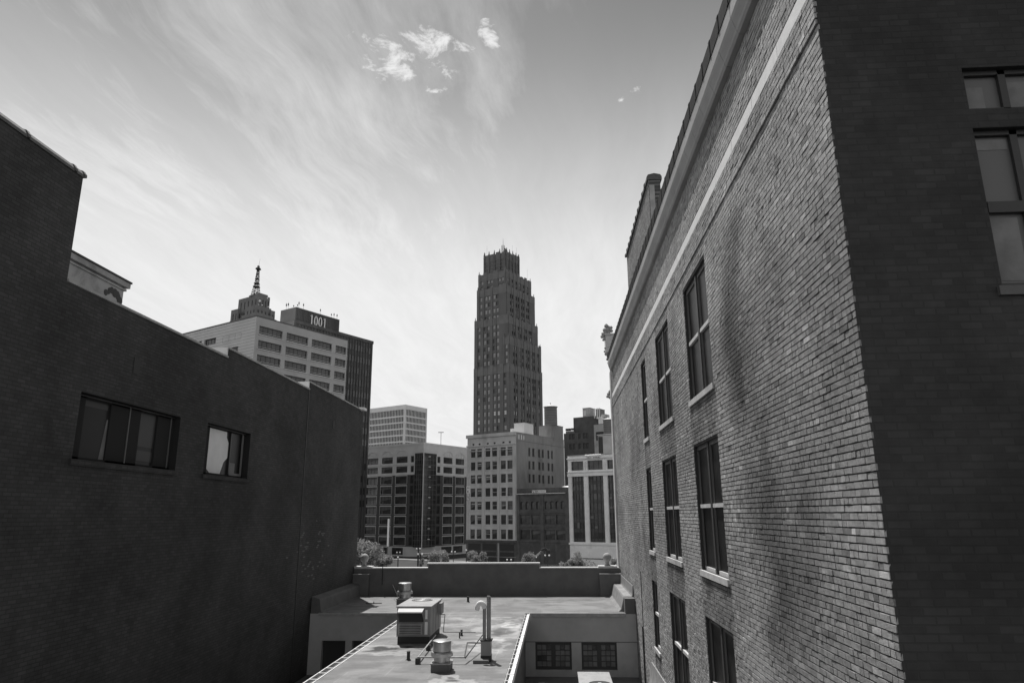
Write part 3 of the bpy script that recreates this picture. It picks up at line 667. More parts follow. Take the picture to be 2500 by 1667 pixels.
b = M_('galvdull'); z = ZR+.16
b.tube([(-3.73, 22.5, z), (-3.62, 19.15, z), (-3.2, 19.16, z), (-2.42, 19.18, z)], .02); b.mat('pipe'); b.tube([(-2.42, 19.18, z), (-2.42, 19.75, z+.25), (-2.05, 19.75, z+.25)], .016); b.tube([(-2.17, 21.3, z+.2), (-2.40, 19.2, z-.02)], .016)
for x, y in [(-3.62, 19.15), (-3.0, 19.16), (-3.68, 21.)]: b.box(x-.06, y-.06, ZR, x+.06, y+.06, z-.02)
tag(b.build('gas_pipe', smooth=True), 'thin gas pipe running from the air handler to the flue stack', 'pipe')
b = M_('pipe'); z = ZR+.18
b.tube([(-3.79, 23.6, -3.1), (-3.62, 23.6, -3.1), (-3.57, 22.98, z), (-2.55, 22.92, z)], .011, 8)
b.cyl((-3.06, 23.0, ZR), (-3.06, 23.0, z), .02, n=8); tag(b.build('gas_pipe', smooth=True), 'hair-thin dark line crossing the roof right of the air handler', 'pipe')
b = M_('pipe'); b.tube([(-8.3, 31.5, ZR+.02), (-7.6, 31.5, ZR+.03)], .02, 6); b.tube([(-7.95, 31.45, ZR), (-7.95, 31.5, ZR+.09)], .02, 6); b.tube([(-7.6, 33.5, ZR+.6), (-6.8, 31.2, ZR+.25)], .008, 5)
tag(b.build('cable_bracket'), 'small metal bracket with thin cable on the far left roof', 'bracket')
b = M_('pipe'); p = on_y((934.6, 1378), 34.5); b.cyl((p[0], 34.5, -3.2), (p[0], 34.5, -2.28), .018, n=8); b.box(p[0]-.05, 34.47, -2.32, p[0]+.05, 34.53, -2.24); tag(b.build('pipe_post'), 'thin dark post fixed behind the left part of the parapet', 'post')
def acunit(x0, y0, x1, y1, z0, z1, fx, fy, fr, label):
    t = thing('condenser', label, 'hvac unit', ((x0+x1)/2, (y0+y1)/2, z0))
    b = M_('hvac'); b.box(x0+.02, y0+.02, z0, x1-.02, y1-.02, z1-.03); b.build('body', t)
    b = M_('hvac_top'); b.box(x0, y0, z1-.03, x1, y1, z1); b.build('top', t)
    if fr:
        b = M_('dark'); b.lathe((fx, fy, z1+.002), [(0, 0), (fr, 0), (fr+.01, .012), (fr+.02, 0)], 32); b.mat('galvdull'); b.cyl((fx, fy, z1+.012), (fx, fy, z1+.03), .06, n=16); b.build('fan_guard', t)
acunit(.60, 21.9, 1.62, 24.5, -5.96, -4.95, 1.22, 22.85, .32, 'white topped condenser with round fan on the lower roof under the paned windows')
acunit(-.86, 17.2, -.55, 18.35, -5.96, -3.98, 0, 0, 0, 'narrow metal duct box at the right of the wing gutter')

# ------------------------------------------------------------------ city buildings
def ext(C, ang, px_, hi=400.):   # distance along a level street line at which a sighted edge lies
    lo = 0.; d = np.array([math.cos(R(ang)), math.sin(R(ang)), 0]); f = lambda t: pix(C+d*t)[0]-px_
    s0 = f(lo)
    if s0*f(hi) > 0: return 1.
    for _ in range(50):
        m = (lo+hi)/2
        if f(m)*s0 > 0: lo = m
        else: hi = m
    return lo
def z2(a, b_): return (420+a/3.136, 620+b_/3.136)
def z3(a, b_): return (860+a/3.565, 960+b_/3.565)
def z4(a, b_): return (1100+a/3.564, 960+b_/3.564)
def z5(a, b_): return (1120+a/3.017, 560+b_/3.017)
def z7(a, b_): return (560+a/9.8, 630+b_/9.8)
def frame(C, side, L=0):   # local frame of a face: x along it, y into the building
    C = Vector((C[0], C[1], 0))
    if side == 'L': return Matrix.Translation(C+Vector((math.cos(R(150)), math.sin(R(150)), 0))*L)@Matrix.Rotation(R(-30), 4, 'Z')
    return Matrix.Translation(C)@Matrix.Rotation(R(60), 4, 'Z')
WC = {}
def win_mesh(w_, h_, style, pane, fr=0.):
    k = (round(w_, 2), round(h_, 2), style, pane, fr)
    if k in WC: return WC[k]
    b = M_(pane); b.box(0, .06, 0, w_, .08, h_)
    if fr: b.mat('refl'); b.add([(0, .056, h_*(1-fr)), (w_, .056, h_*(1-fr*.6)), (w_, .056, h_), (0, .056, h_)], [(0, 1, 2, 3)])  # slanted grey quad paints a reflection onto the upper pane
    fm = 'frame_dark' if style in ('plain', 'dh', 'multi') else 'frame_light'; t = .07 if style != 'framed' else .0
    b.mat(fm)
    if t:
        b.box(0, 0, 0, t, .06, h_); b.box(w_-t, 0, 0, w_, .06, h_); b.box(t, 0, 0, w_-t, .06, t); b.box(t, 0, h_-t, w_-t, .06, h_)
    if style == 'dh': b.box(t, .01, h_/2-.04, w_-t, .055, h_/2+.04)
    if style == 'dhw': b.mat('frame_light').box(t, .01, h_/2-.04, w_-t, .055, h_/2+.04)
    if style in ('multi', 'framed'):
        n = max(2, int(w_/1.3))
        b.mat('frame_dark')
        for i in range(1, n): b.box(w_*i/n-.035, .0, t, w_*i/n+.035, .055, h_-t)
    if style == 'framed':
        b.mat('frame_light'); b.box(-.12, -.34, h_-.1, w_+.12, -.26, h_+.22); b.box(-.12, -.33, -.12, -.0, -.26, h_-.1); b.box(w_, -.33, -.12, w_+.12, -.26, h_-.1); b.box(0, -.33, -.14, w_, -.26, -.02)
    me_o = b.build('window'); me = me_o.data; bpy.data.objects.remove(me_o); WC[k] = me; return me
class City:
    def __init__(s, name, label, C, cat='building'):
        s.t = thing(name, label, cat, (C[0], C[1], GZ)); s.n = 0; s.rest = {}
    def window(s, F, u, v, w_, h_, dep, style, pane='glass_mid', limit=98, fr=0.):
        me = win_mesh(w_, h_, style, pane, fr); M = F@Matrix.Translation((u, dep-.1, v))
        if s.n < limit:
            o = bpy.data.objects.new('window', me); COL.objects.link(o); o.parent = s.t; o.matrix_parent_inverse = Matrix.Translation(-Vector(s.t.location)); o.matrix_basis = M; s.n += 1
        else: s.rest.setdefault('r', []).append((me, M))
    def done(s):
        if not s.rest: return
        b = MB()
        for me, M in s.rest['r']:
            o = len(b.v); b.v += [tuple(M@v.co) for v in me.vertices]
            names = [m.name for m in me.materials]
            for p in me.polygons:
                b.mat(names[p.material_index]); b.f.append([o+i for i in p.vertices]); b.mi.append(b.cur)
        b.build('windows', s.t, kind='stuff')
    def block(s, C, a, c, z0, z1, wmat, opsL=(), opsR=(), dep=.3, name='wall', smat=None, roof=None):
        b = M_(wmat); b.M = frame(C, 'L', a); wall_holes(b, 0, 0, a, z0, z1, list(opsL), dep, lambda u, d, v: (u, d, v))
        b.mat(smat or wmat); b.M = frame(C, 'R'); wall_holes(b, 0, 0, c, z0, z1, list(opsR), dep, lambda u, d, v: (u, d, v))
        b.M = frame(C, 'L', a); b.mat(smat or wmat); b.quad((0, 0, z0), (0, c, z0), (0, c, z1), (0, 0, z1)); b.quad((0, c, z0), (a, c, z0), (a, c, z1), (0, c, z1)); b.mat(roof or wmat); b.quad((0, 0, z1), (a, 0, z1), (a, c, z1), (0, c, z1))
        return b.build(name, s.t)

# --- light panelled office block at left
D = 170.; C = on_y(z2(648, 477), D); Z = C[2]
B = City('office_block', 'light panelled office block with wide ribbon windows, in front of the black slab tower', C)
La, Lb = 36., 0
Lb = ext(C, 60, z2(1345, 662)[0])
colsR = [(ext(C, 60, z2(a, 0)[0] if 0 else z2(a, 0)[0]), ext(C, 60, z2(c, 0)[0])) for a, c in [(676, 853), (884, 1048), (1076, 1229), (1257, 1338)]]
rows = [(Z-4.5-3.86*k, Z-2.25-3.86*k) for k in range(7)]
opsR = [(u0, u1, r0, r1) for (u0, u1) in colsR for (r0, r1) in rows]
fl = lambda px_: La-ext(C, 150, z2(px_, 0)[0])
opsL = [(fl(257), fl(347), Z-5.0, Z-3.2), (fl(140), fl(237), Z-5.0, Z-3.2), (fl(420), fl(526), Z-8.9, Z-7.1), (fl(150), fl(400), Z-8.9, Z-7.1)]
B.block(C, La, Lb, GZ, Z, 'b_panel_skylit', opsL, opsR, .5, smat='b_panel')
F = frame(C, 'R')
for o in opsR: B.window(F, o[0], o[2], o[1]-o[0], o[3]-o[2], .5, 'multi', fr=random.choice((0., 0., .25, .4)))
F = frame(C, 'L', La)
for o in opsL: B.window(F, o[0], o[2], o[1]-o[0], o[3]-o[2], .5, 'multi')
b = M_('flash'); b.M = frame(C, 'R')
for (u0, u1) in colsR:
    for (r0, r1) in rows: b.box(u0-.15, -.25, r0-.22, u1+.15, 0., r0-.02); b.box(u0, .08, r0+.45, u1, .14, r0+.52)
b.build('ledges', B.t)
b = M_('dark'); b.M = frame(C, 'L', La)
for k in range(1, 26): b.box(0, -.008, Z-.82*k, La-.1, -.002, Z-.82*k+.05)
b.box(fl(400), -.01, Z-3.6, fl(540), -.004, Z-3.55); b.box(fl(400), -.01, Z-5.2, fl(540), -.004, Z-5.15)
for p_ in (400, 447, 494, 540): b.box(fl(p_)-.03, -.01, Z-5.2, fl(p_)+.03, -.004, Z-3.55)
b.mat('tile'); b.box(-.1, -.15, Z+.001, La+.1, .2, Z+.28); b.M = frame(C, 'R'); b.box(.2, -.1, Z+.001, Lb, .3, Z+.26); b.build('panel_joints', B.t); B.done()

# --- black slab tower with 1001 on its penthouse
D = 200.; C = on_y(z2(950, 405), D); Z = C[2]
B = City('slab_tower', 'black ribbed slab tower with the white number 1001 on its penthouse', C)
a = ext(C, 150, z2(833, 432)[0]); c = ext(C, 60, z2(1283, 505)[0]); zm = on_y(z2(1283, 603), C[1]+c*math.sin(R(60)))[2]; cm = ext(C, 60, z2(1546, 672)[0])
C2 = C-np.array([0, .5, 0])
B.block(C, a, c, zm-1, Z, 'b_darkside', name='penthouse', smat='b_dark'); B.block(C2, a+6, cm, GZ, zm, 'b_darkside', name='wall', smat='b_dark')
b = M_('b_dark'); b.M = frame(C2, 'R'); u = .2
while u < cm: b.box(u, -.25, GZ, u+.22, .0, zm); u += 1.25
b.M = frame(C2, 'R'); b.box(0, -.3, zm-.8, cm, -.02, zm+.2); b.build('ribs', B.t)
b = M_('b_dark'); b.M = frame(C, 'R'); u = .1
while u < c-.1: b.box(u, -.08, zm, u+.12, .0, Z); u += .62
b.build('penthouse_ribs', B.t)
# windows between the ribs, some panes in spandrel grey
rr = random.Random(5); F = frame(C2, 'R'); u = .45; k = 0
while u < cm-1.2:
    if u > cm*.55:
        for j in range(14): B.window(F, u, zm-4.6-3.9*j, .9, 2.2, -.0, 'plain', 'glass' if rr.random() < .7 else 'spandrel')
    u += 1.25
B.done()
# numerals
b = M_('white'); b.M = frame(C, 'R'); D0 = on_y(z2(1057, 470), 200)
u0 = ext(C, 60, z2(1057, 0)[0]); u1 = ext(C, 60, z2(1182, 0)[0]); W = (u1-u0); H = 3.1; zb = Z-1.15-H
def zero(b, x, w_, z, h_):
    n = 28; o = []; i_ = []
    for k in range(n):
        t = 2*math.pi*k/n; o.append((x+w_/2+w_/2*math.cos(t), -.32, z+h_/2+h_/2*math.sin(t))); i_.append((x+w_/2+w_*.29*math.cos(t), -.32, z+h_/2+h_*.44*math.sin(t)))
    vs = o+i_+[(p_[0], -.12, p_[2]) for p_ in o+i_]; fs = []
    for k in range(n):
        k2 = (k+1) % n; fs += [(k, k2, n+k2, n+k), (2*n+k, 2*n+k2, k2, k), (3*n+k, 3*n+k2, n+k2, n+k)]
    b.add(vs, fs)
def one(b, x, w_, z, h_):
    b.box(x+w_*.42, -.32, z, x+w_*.64, -.12, z+h_); b.box(x+w_*.18, -.31, z+.002, x+w_*.9, -.13, z+h_*.06)
    b.add([(x+w_*.12, -.32, z+h_*.84), (x+w_*.12, -.32, z+h_*.90), (x+w_*.64, -.32, z+h_), (x+w_*.42, -.32, z+h_*.9), (x+w_*.12, -.12, z+h_*.84), (x+w_*.12, -.12, z+h_*.90), (x+w_*.64, -.12, z+h_), (x+w_*.42, -.12, z+h_*.9)], [(0, 1, 2, 3), (4, 5, 6, 7), (0, 1, 5, 4), (0, 3, 7, 4), (1, 2, 6, 5)])
g_ = W/4; one(b, u0, g_*.8, zb, H); zero(b, u0+g_*1.0, g_*.85, zb, H); zero(b, u0+g_*2.05, g_*.85, zb, H); one(b, u0+g_*3.15, g_*.8, zb, H)
b.build('number_sign', B.t)
b = M_('dark'); rr = random.Random(2)
for (px_, s_) in [(868, 'L'), (883, 'L'), (925, 'L'), (955, 'R'), (965, 'R'), (1000, 'R'), (1130, 'R'), (1215, 'R'), (1235, 'R'), (1258, 'R')]:
    t_ = ext(C, 150 if s_ == 'L' else 60, z2(px_, 0)[0]); a_ = R(150 if s_ == 'L' else 60); p_ = C+np.array([math.cos(a_), math.sin(a_), 0])*t_; h_ = rr.uniform(1.0, 2.4)
    b.cyl((p_[0], p_[1]+.6, Z), (p_[0], p_[1]+.6, Z+h_), .035, n=5); b.box(p_[0]-.12, p_[1]+.4, Z+h_*.55, p_[0]+.12, p_[1]+.7, Z+h_*.85)
b.build('antennas', B.t)

# --- stepped art deco tower with lattice mast
D = 450.; C = on_y(z7(700, 865), D); Z = C[2]
B = City('stepped_tower', 'distant stepped tower with a lattice radio mast behind the light office block', C)
def tier(pc, pl, pr, D_, zlow, m_='b_mast', colsL=3, colsR=3, rh=4.2, rows_=2, wv=1.1):
    C_ = on_y(z7(*pc), D_); a_ = ext(C_, 150, z7(*pl)[0]); c_ = ext(C_, 60, z7(*pr)[0]); oL = []; oR = []
    for j in range(rows_):
        v1 = C_[2]-3.2-rh*2*j; v0 = v1-rh*1.3
        if v0 < zlow: break
        for i in range(colsL): u = a_*(i+.7)/(colsL+.4); oL.append((u, u+wv, v0, v1))
        for i in range(colsR): u = c_*(i+.5)/(colsR+.2); oR.append((u, u+wv, v0, v1))
    B.block(C_, a_, c_, zlow, C_[2], m_, oL, oR, .4)
    for o in oL: B.window(frame(C_, 'L', a_), o[0], o[2], o[1]-o[0], o[3]-o[2], .4, 'plain', 'spandrel')
    for o in oR: B.window(frame(C_, 'R'), o[0], o[2], o[1]-o[0], o[3]-o[2], .4, 'plain', 'spandrel')
    return C_, a_, c_
T1 = tier((700, 865), (225, 1000), (975, 970), 450, Z-30, colsL=5, colsR=4)
tier((640, 1115), (385, 0), (1005, 0), 443, Z-50, colsL=3, colsR=4, rows_=3)
tier((205, 1212), (45, 0), (290, 0), 452, Z-60, colsL=2, colsR=1, rows_=3)
tier((1000, 1250), (930, 0), (1095, 0), 452, Z-60, colsL=1, colsR=2, rows_=2)
tier((640, 1290), (290, 0), (1060, 0), 438, Z-60, colsL=5, colsR=6, rows_=2)
tier((640, 1350), (10, 0), (1130, 0), 434, GZ, colsL=8, colsR=6, rows_=2)
b = M_('b_mast'); b.M = frame(T1[0], 'L', T1[1]); b.box(T1[1]*.45, 1, Z, T1[1]*.98, 8, Z+1.4); b.build('upper_ledge', B.t)
b = M_('white'); p_ = on_y(z7(750, 1042), 449.0); b.sphere(tuple(p_+np.array([0, -1.5, 0])), .8, 14, 8, (1, .4, 1))
for q in [(930, 1170), (785, 1125), (912, 965), (700, 1115)]: p_ = on_y(z7(*q), 449); b.sphere(tuple(p_+np.array([0, 0, 0])), .42, 10, 7)
b.build('dishes', B.t)
b = M_('dark'); pb = on_y(z7(630, 880), 456); pt = on_y(z7(668, 190), 456)
def lat(b, p0, p1, w0, w1, nseg, r_):
    p0, p1 = Vector(p0), Vector(p1); prev = None
    for k in range(nseg+1):
        t = k/nseg; c_ = p0.lerp(p1, t); w_ = w0+(w1-w0)*t; cs = [c_+Vector((sx*w_, sy*w_, 0)) for sx, sy in ((-1, -1), (1, -1), (1, 1), (-1, 1))]
        for i in range(4): b.cyl(cs[i], cs[(i+1) % 4], r_*.7, n=4, cap=False)
        if prev:
            for i in range(4): b.cyl(prev[i], cs[i], r_, n=4, cap=False); b.cyl(prev[i], cs[(i+1) % 4], r_*.6, n=4, cap=False); b.cyl(prev[(i+1) % 4], cs[i], r_*.6, n=4, cap=False)
        prev = cs
pm = pb+(pt-pb)*.40
lat(b, (pb[0], pb[1], Z-.3), (pb[0]+.15, pb[1], pm[2]), 2.6, 1.1, 6, .14); lat(b, (pb[0]+.15, pb[1], pm[2]), (pb[0]+.3, pb[1], pt[2]), 1.1, .5, 9, .14)
for (y_, w_) in [(200, .6), (250, 1.3), (270, 1.5), (300, .8), (505, 1.2), (615, 1.6), (690, 1.9), (705, 1.1)]:
    p_ = on_y(z7(660, y_), 456); xc_ = pb[0]+.3*(p_[2]-Z)/(pt[2]-Z); b.box(xc_-w_, p_[1]-w_, p_[2]-.25, xc_+w_, p_[1]+w_, p_[2]+.25)
rr = random.Random(8)
for k in range(26):
    y_ = rr.uniform(330, 860); p_ = on_y(z7(645, y_), 456); p_[0] = pb[0]+.15+rr.uniform(-2.2, 2.6)*(.4+(y_-330)/800); s_ = rr.uniform(.15, .4); b.box(p_[0]-s_, p_[1]-s_, p_[2]-s_, p_[0]+s_, p_[1]+s_, p_[2]+s_*.8)
b.cyl((pb[0]+.4, pb[1], pt[2]), (pb[0]+.9, pb[1], pt[2]+5.5), .09, .04, n=5); b.build('lattice_mast', B.t); B.done()

# --- pale gridded office tower
D = 420.; C = on_y(z3(462, 100), D); Z = C[2]; a = ext(C, 150, z3(60, 0)[0]); c = ext(C, 60, z3(645, 0)[0])
B = City('office_tower', 'pale office tower with a dense grid of floors and mullions behind the corner glazed block', C)
B.block(C, a, c, GZ, Z-.01, 'b_gridglass', name='glazing', roof='b_grid')
b = M_('b_grid')
for S, L_ in (('L', a), ('R', c)):
    b.M = frame(C, S, a) if S == 'L' else frame(C, S)
    b.box(-.3, -.5, Z-2.7, L_+.3, .2, Z+.1); b.box(-.3 if S == 'R' else 0, -.5, GZ, .5 if S == 'R' else .01, 0, Z-2.7); b.box(L_-.5, -.5, GZ, L_+.3, 0, Z-2.7)
    for k in range(12): b.box(0, -.45, Z-7.3-3.9*k, L_, -.01, Z-6.45-3.9*k)
    n = int(L_/1.25)
    for i in range(n): u = L_*i/n; b.box(u, -.4, Z-50, u+.30, -.01, Z-2.7)
b.build('facade_grid', B.t)

# --- corner office block with glazed prow
D = 230.; C = on_y(z3(622, 430), D); Z = on_y(z3(620, 430), D)[2]; a = ext(C, 150, z3(-80, 0)[0]); c = ext(C, 60, z3(1003, 0)[0])
B = City('office_block', 'corner office block, pale stone above dark brick, with a glazed prow and light framed windows', C)
fl = lambda px_: a-ext(C, 150, z3(px_, 0)[0]); fr = lambda px_: ext(C, 60, z3(px_, 0)[0])
cL = [(fl(p_), fl(q_)) for p_, q_ in [(-70, 15), (40, 108), (140, 231), (262, 357), (388, 485), (513, 541)]]; cR = [(fr(p_), fr(q_)) for p_, q_ in [(744, 771), (797, 875), (902, 976)]]
up = [(17.2, 19.3), (13.95, 16.05)]; dn = [(10.3-3.3*k, 12.9-3.3*k) for k in range(7)]
def ops(cols, rws, sh=0): return [(u0, u1, r0, r1) for (u0, u1) in cols for (r0, r1) in rws]
bl, br_ = fl(566), fr(718)
B.block(C, a, c, 13.2, Z, 'b_upper', ops(cL, up), ops(cR, up), .35)
B.block(C, a, c, -9.9, 13.2, 'b_brick', ops(cL, dn), ops(cR, dn), .35)
gL = [(fl(p_), fl(q_)) for p_, q_ in [(250, 335), (372, 468)]]; gR = [(fr(p_), fr(q_)) for p_, q_ in [(790, 880), (890, 970)]]
B.block(C, a, c, GZ, -9.9, 'b_upper', [(u0, u1, -12.5, -10.3) for u0, u1 in gL], [(u0, u1, -12.5, -10.3) for u0, u1 in gR], .35, name='base')
for S, cols in (('L', cL), ('R', cR)):
    F = frame(C, S, a) if S == 'L' else frame(C, S)
    for (u0, u1) in cols:
        for (r0, r1) in up: B.window(F, u0, r0, u1-u0, r1-r0, .35, 'multi', fr=random.choice((.55, .45)) if S == 'L' and u1 < fl(380) else random.choice((0., 0., .3)))
        for (r0, r1) in dn: B.window(F, u0, r0, u1-u0, r1-r0, .35, 'framed' if u1-u0 > 2.2 else 'plain', fr=0. if u1-u0 < 2.2 else (random.choice((.35, .5, .6)) if S == 'L' and u0 < fl(380) else random.choice((0., 0., .2))))
    for (u0, u1) in (gL if S == 'L' else gR): B.window(F, u0, -12.5, u1-u0, 2.2, .35, 'multi')
# arches in low relief along the frieze
b = M_('b_upper')
for S, cols in (('L', cL[1:-1]), ('R', cR[1:])):
    b.M = frame(C, S, a) if S == 'L' else frame(C, S)
    for (u0, u1) in cols:
        cu, r_ = (u0+u1)/2, (u1-u0)/2*.95; pv = None
        for k in range(13):
            t = math.pi*k/12; q = (cu+r_*math.cos(t), -.1, 19.9+r_*.62*math.sin(t))
            if pv: b.cyl(pv, q, .11, n=4)
            pv = q
        for k in (-.33, .33): b.box(cu+k*r_-.05, -.1, 19.6, cu+k*r_+.05, -.001, 20.6)
    L_ = a if S == 'L' else c
    b.box(.05, -.2, 13.1, L_-.05, -.001, 13.55); b.box(.02, -.15, 16.5, L_, -.002, 16.62); b.box(0, -.12, Z-.5, L_, -.002, Z+.15)
b.build('frieze', B.t)
# prow
pr = M_('glass_mid'); pr.M = frame(C, 'R'); pr.box(-.9, -.9, -10, br_, -.01, 19.9); pr.M = frame(C, 'L', a); pr.box(bl, -.9, -10, a+.9-.02, -.012, 19.88)
pr.build('glazed_prow', B.t)
b = M_('frame_grey')
for S, u0, u1 in (('R', -.93, br_), ('L', bl, a+.93)):
    b.M = frame(C, S, a) if S == 'L' else frame(C, S)
    for k in range(19): b.box(u0, -.96, -9.5+1.6*k, u1, -.90, -9.5+1.6*k+.10)
    for k in range(1, 4): u = u0+(u1-u0)*k/4; b.box(u-.05, -.97, -9.9, u+.05, -.905, 19.9)
    b.mat('dark'); b.box(u0, -.97, 19.0, u1, -.905, 19.98); b.mat('frame_grey')
b.mat('coping').M = frame(C, 'R'); b.box(-1.15, -1.15, -10.5, -.9, -.9, 20.3); b.build('prow_mullions', B.t); B.done()
b = M_('globe'); rr = random.Random(4)
for q in [(680, 552), (680, 640), (680, 728), (680, 817), (676, 906), (674, 996), (672, 1088), (670, 1176), (670, 1267)]:
    p_ = on_y(z3(*q), C[1]+1.4); b.box(p_[0]-.35, p_[1]-1.2, p_[2]-.10, p_[0]+.35, p_[1]-1.1, p_[2]+.10)
b.build('ceiling_lights', B.t)
p_ = on_y(z3(773, 342), 246); t = thing('floodlight_mast', 'thin floodlight mast rising behind the corner office block roof', 'mast', (p_[0], 246, Z))
b = M_('frame_grey'); b.cyl((p_[0], 246, Z-1.5), (p_[0], 246, p_[2]), .09, n=6); b.build('pole', t); b = M_('frame_grey'); b.box(p_[0]-1., 245.8, p_[2], p_[0]+.9, 246.2, p_[2]+.22); b.build('lamp_bar', t)

# --- seven storey stone block
D = 200.; C = on_y(z4(570, 340), D); Z = C[2]; a = ext(C, 150, z4(148, 0)[0]); c = ext(C, 60, z4(985, 0)[0])
B = City('stone_block', 'grey stone office block with paired windows and a plain flank, water tank on its roof', C)
fl = lambda px_: a-ext(C, 150, z4(px_, 0)[0]); fr = lambda px_: ext(C, 60, z4(px_, 0)[0])
cL = [(fl(p_), fl(q_)) for p_, q_ in [(177, 217), (231, 272), (303, 346), (360, 403), (435, 479), (492, 536)]]
zr_ = lambda y_: on_y(z4(500, y_), 201.6)[2]
rws = [(zr_(q_), zr_(p_)) for p_, q_ in [(466, 541), (583, 656), (699, 774), (818, 893), (936, 1010), (1056, 1139), (1184, 1268)]]
att = [(u-.0, u+.75, zr_(432), zr_(417)) for u in [fl(p_) for p_ in (190, 243, 314, 373, 449, 505)]]
cR = [(fr(p_), fr(q_)) for p_, q_ in [(675, 692), (708, 728), (758, 778), (792, 810), (840, 858), (873, 888)]]
rz = [(r0+.1, r1+.1) for r0, r1 in rws[:3]]
stf = [(fl(285)+.0, fl(418), GZ+.3, -9.9), (fl(430), fl(545), GZ+.3, -9.9), (fl(160), fl(272), GZ+.3, -9.9)]
B.block(C, a, c, GZ, Z, 'b_stone', ops(cL, rws)+att, ops(cR, rz), .4, smat='b_stoneside')
rr = random.Random(11)
for i, o in enumerate(ops(cL, rws)): B.window(frame(C, 'L', a), o[0], o[2], o[1]-o[0], o[3]-o[2], .4, 'dhw' if rr.random() < .3 else 'dh', rr.choice(['glass_mid', 'glass_mid', 'glass', 'glass']), fr=rr.choice((0., 0., .25, .5, .8)))
for o in att: B.window(frame(C, 'L', a), o[0], o[2], o[1]-o[0], o[3]-o[2], .4, 'plain', 'glass')
for o in ops(cR, rz): B.window(frame(C, 'R'), o[0], o[2], o[1]-o[0], o[3]-o[2], .4, 'plain', 'spandrel')
b = M_('globe'); b.M = frame(C, 'L', a); rr = random.Random(12)
for (u0, u1), ks in ((cL[0], (0, 2, 2, 4)), (cL[1], (0, 1, 2, 3, 4, 5)), (cL[2], (2,))):
    for k in ks: b.box(u0+rr.uniform(.1, .4), .25, rws[k][1]-rr.uniform(.3, 1.2), u1-rr.uniform(.1, .5), .27, rws[k][1]-.25+0*rr.random()) if 0 else b.box(u0+.2, .26, rws[k][1]-.75, u1-.2, .28, rws[k][1]-.62)
b.build('ceiling_lights', B.t)
b = M_('b_stone'); b.M = frame(C, 'L', a)
for u in [fl(152)+.15, fl(288), fl(418), fl(552)]: b.box(u-.35, -.22, zr_(1280), u+.35, -.001, Z-3.4)
for (r0, r1) in rws: b.box(.01, -.12, r0-.30, a-.01, -.002, r0-.08)
b.box(-.2, -.35, Z-3.3, a+.0, -.003, Z-2.9); b.box(-.25, -.5, Z-.7, a+.05, -.004, Z+.25); b.box(-.1, -.25, Z-4.7, a, -.0035, Z-4.5)
zb_ = zr_(1278); b.mat('b_char'); b.box(-.1, -.6, zb_-.6, a+.1, -.005, zb_)
b.M = frame(C, 'R'); b.mat('b_stoneside'); b.box(.0, -.15, Z-2.2, c, -.002, Z-1.8); b.box(.0, -.1, Z, c, .3, Z+.2); b.build('cornice', B.t)
b = M_('b_low'); b.M = frame(C, 'L', a); b.box(0, -.18, GZ, a, -.006, zb_-.6)
b.mat('dark')
for (u0, u1) in [(fl(285), fl(400)), (fl(430), fl(550)), (fl(165), fl(270))]: b.box(u0, -.2, GZ+.4, u1, -.185, zb_-3.2); b.box(u0, -.2, zb_-2.8, u1, -.185, zb_-1.0)
b.mat('b_grey'); b.box(fl(412), -.25, GZ, fl(424), -.19, zb_-.7); b.box(.2, -.22, -11.5, a-.2, -.19, -11.4); b.build('shopfront', B.t)
b = M_('white'); b.M = frame(C, 'R')
for px_ in (591, 614, 634): u = fr(px_); b.box(u, -.03, Z-1.9, u+.35, -.005, Z-.5)
b.build('painted_marks', B.t)
b = M_('b_stone'); p_ = on_y(z4(690, 258), 212.)
B.done()
CC = on_y(z4(640, 258), 209.); bb = M_('b_upper'); aa = ext(CC, 150, z4(553, 0)[0]); c2 = ext(CC, 60, z4(720, 0)[0]); bb.M = frame(CC, 'L', aa); bb.box(0, 0, Z, aa, c2, CC[2]); bb.box(-1.6, .3, Z, -.001, c2*.8, CC[2]-1.3)
bb.mat('dark')
for u in (-1.4, -.9, .4, 1.2): bb.box(u, -.05 if u > 0 else .25, Z+.2, u+.3, 0 if u > 0 else .3, Z+1.2)
bb.mat('coping'); bb.box(-.1, -.1, CC[2]+.001, aa+.1, c2+.1, CC[2]+.15); bb.build('penthouse', B.t)
_t = ext(C, 60, z4(897, 0)[0]); CT = on_y(z4(897, 276), (C[1]+_t*math.sin(R(60)))+.05); aa = ext(CT, 150, z4(768, 0)[0]); c2 = ext(CT, 60, z4(978, 0)[0]); bb = M_('b_stoneside'); bb.M = frame(CT, 'L', aa); bb.box(0, 0, Z-.5, aa, c2, CT[2]); bb.mat('tile').box(-.08, -.08, CT[2]+.001, aa+.08, c2+.08, CT[2]+.12); bb.build('tank_house', B.t)
def tank(px_, ptop, pbot, half, D_, label, conepx):
    p_ = on_y(z4(px_, pbot), D_); q_ = on_y(z4(px_, ptop), D_); r_ = half/3.564/FPX*D_*1.03; k_ = on_y(z4(px_, conepx), D_)
    t = thing('water_tank', label, 'water tank', (p_[0], D_, p_[2]), 'rooftop water tanks')
    b = M_('b_darkside'); b.cyl((p_[0], D_, p_[2]-.1), (p_[0], D_, q_[2]), r_, r_*.98, 32); b.mat('dark')
    for k in range(7): z = p_[2]+(q_[2]-p_[2])*(k+.5)/7; b.lathe((p_[0], D_, z), [(r_*1.005, 0), (r_*1.012, .04), (r_*1.005, .08)], 32)
    b.build('barrel', t); b = M_('coping'); b.lathe((p_[0], D_, q_[2]), [(r_*1.12, 0), (r_*1.12, .1), (.15, k_[2]-q_[2]), (.15, k_[2]-q_[2]+.5), (0, k_[2]-q_[2]+.55)], 28); b.build('conical_roof', t, smooth=True)
tank(873, 121, 275, 55, 216.2, 'dark wooden water tank with pale conical roof on the stone block', 96)

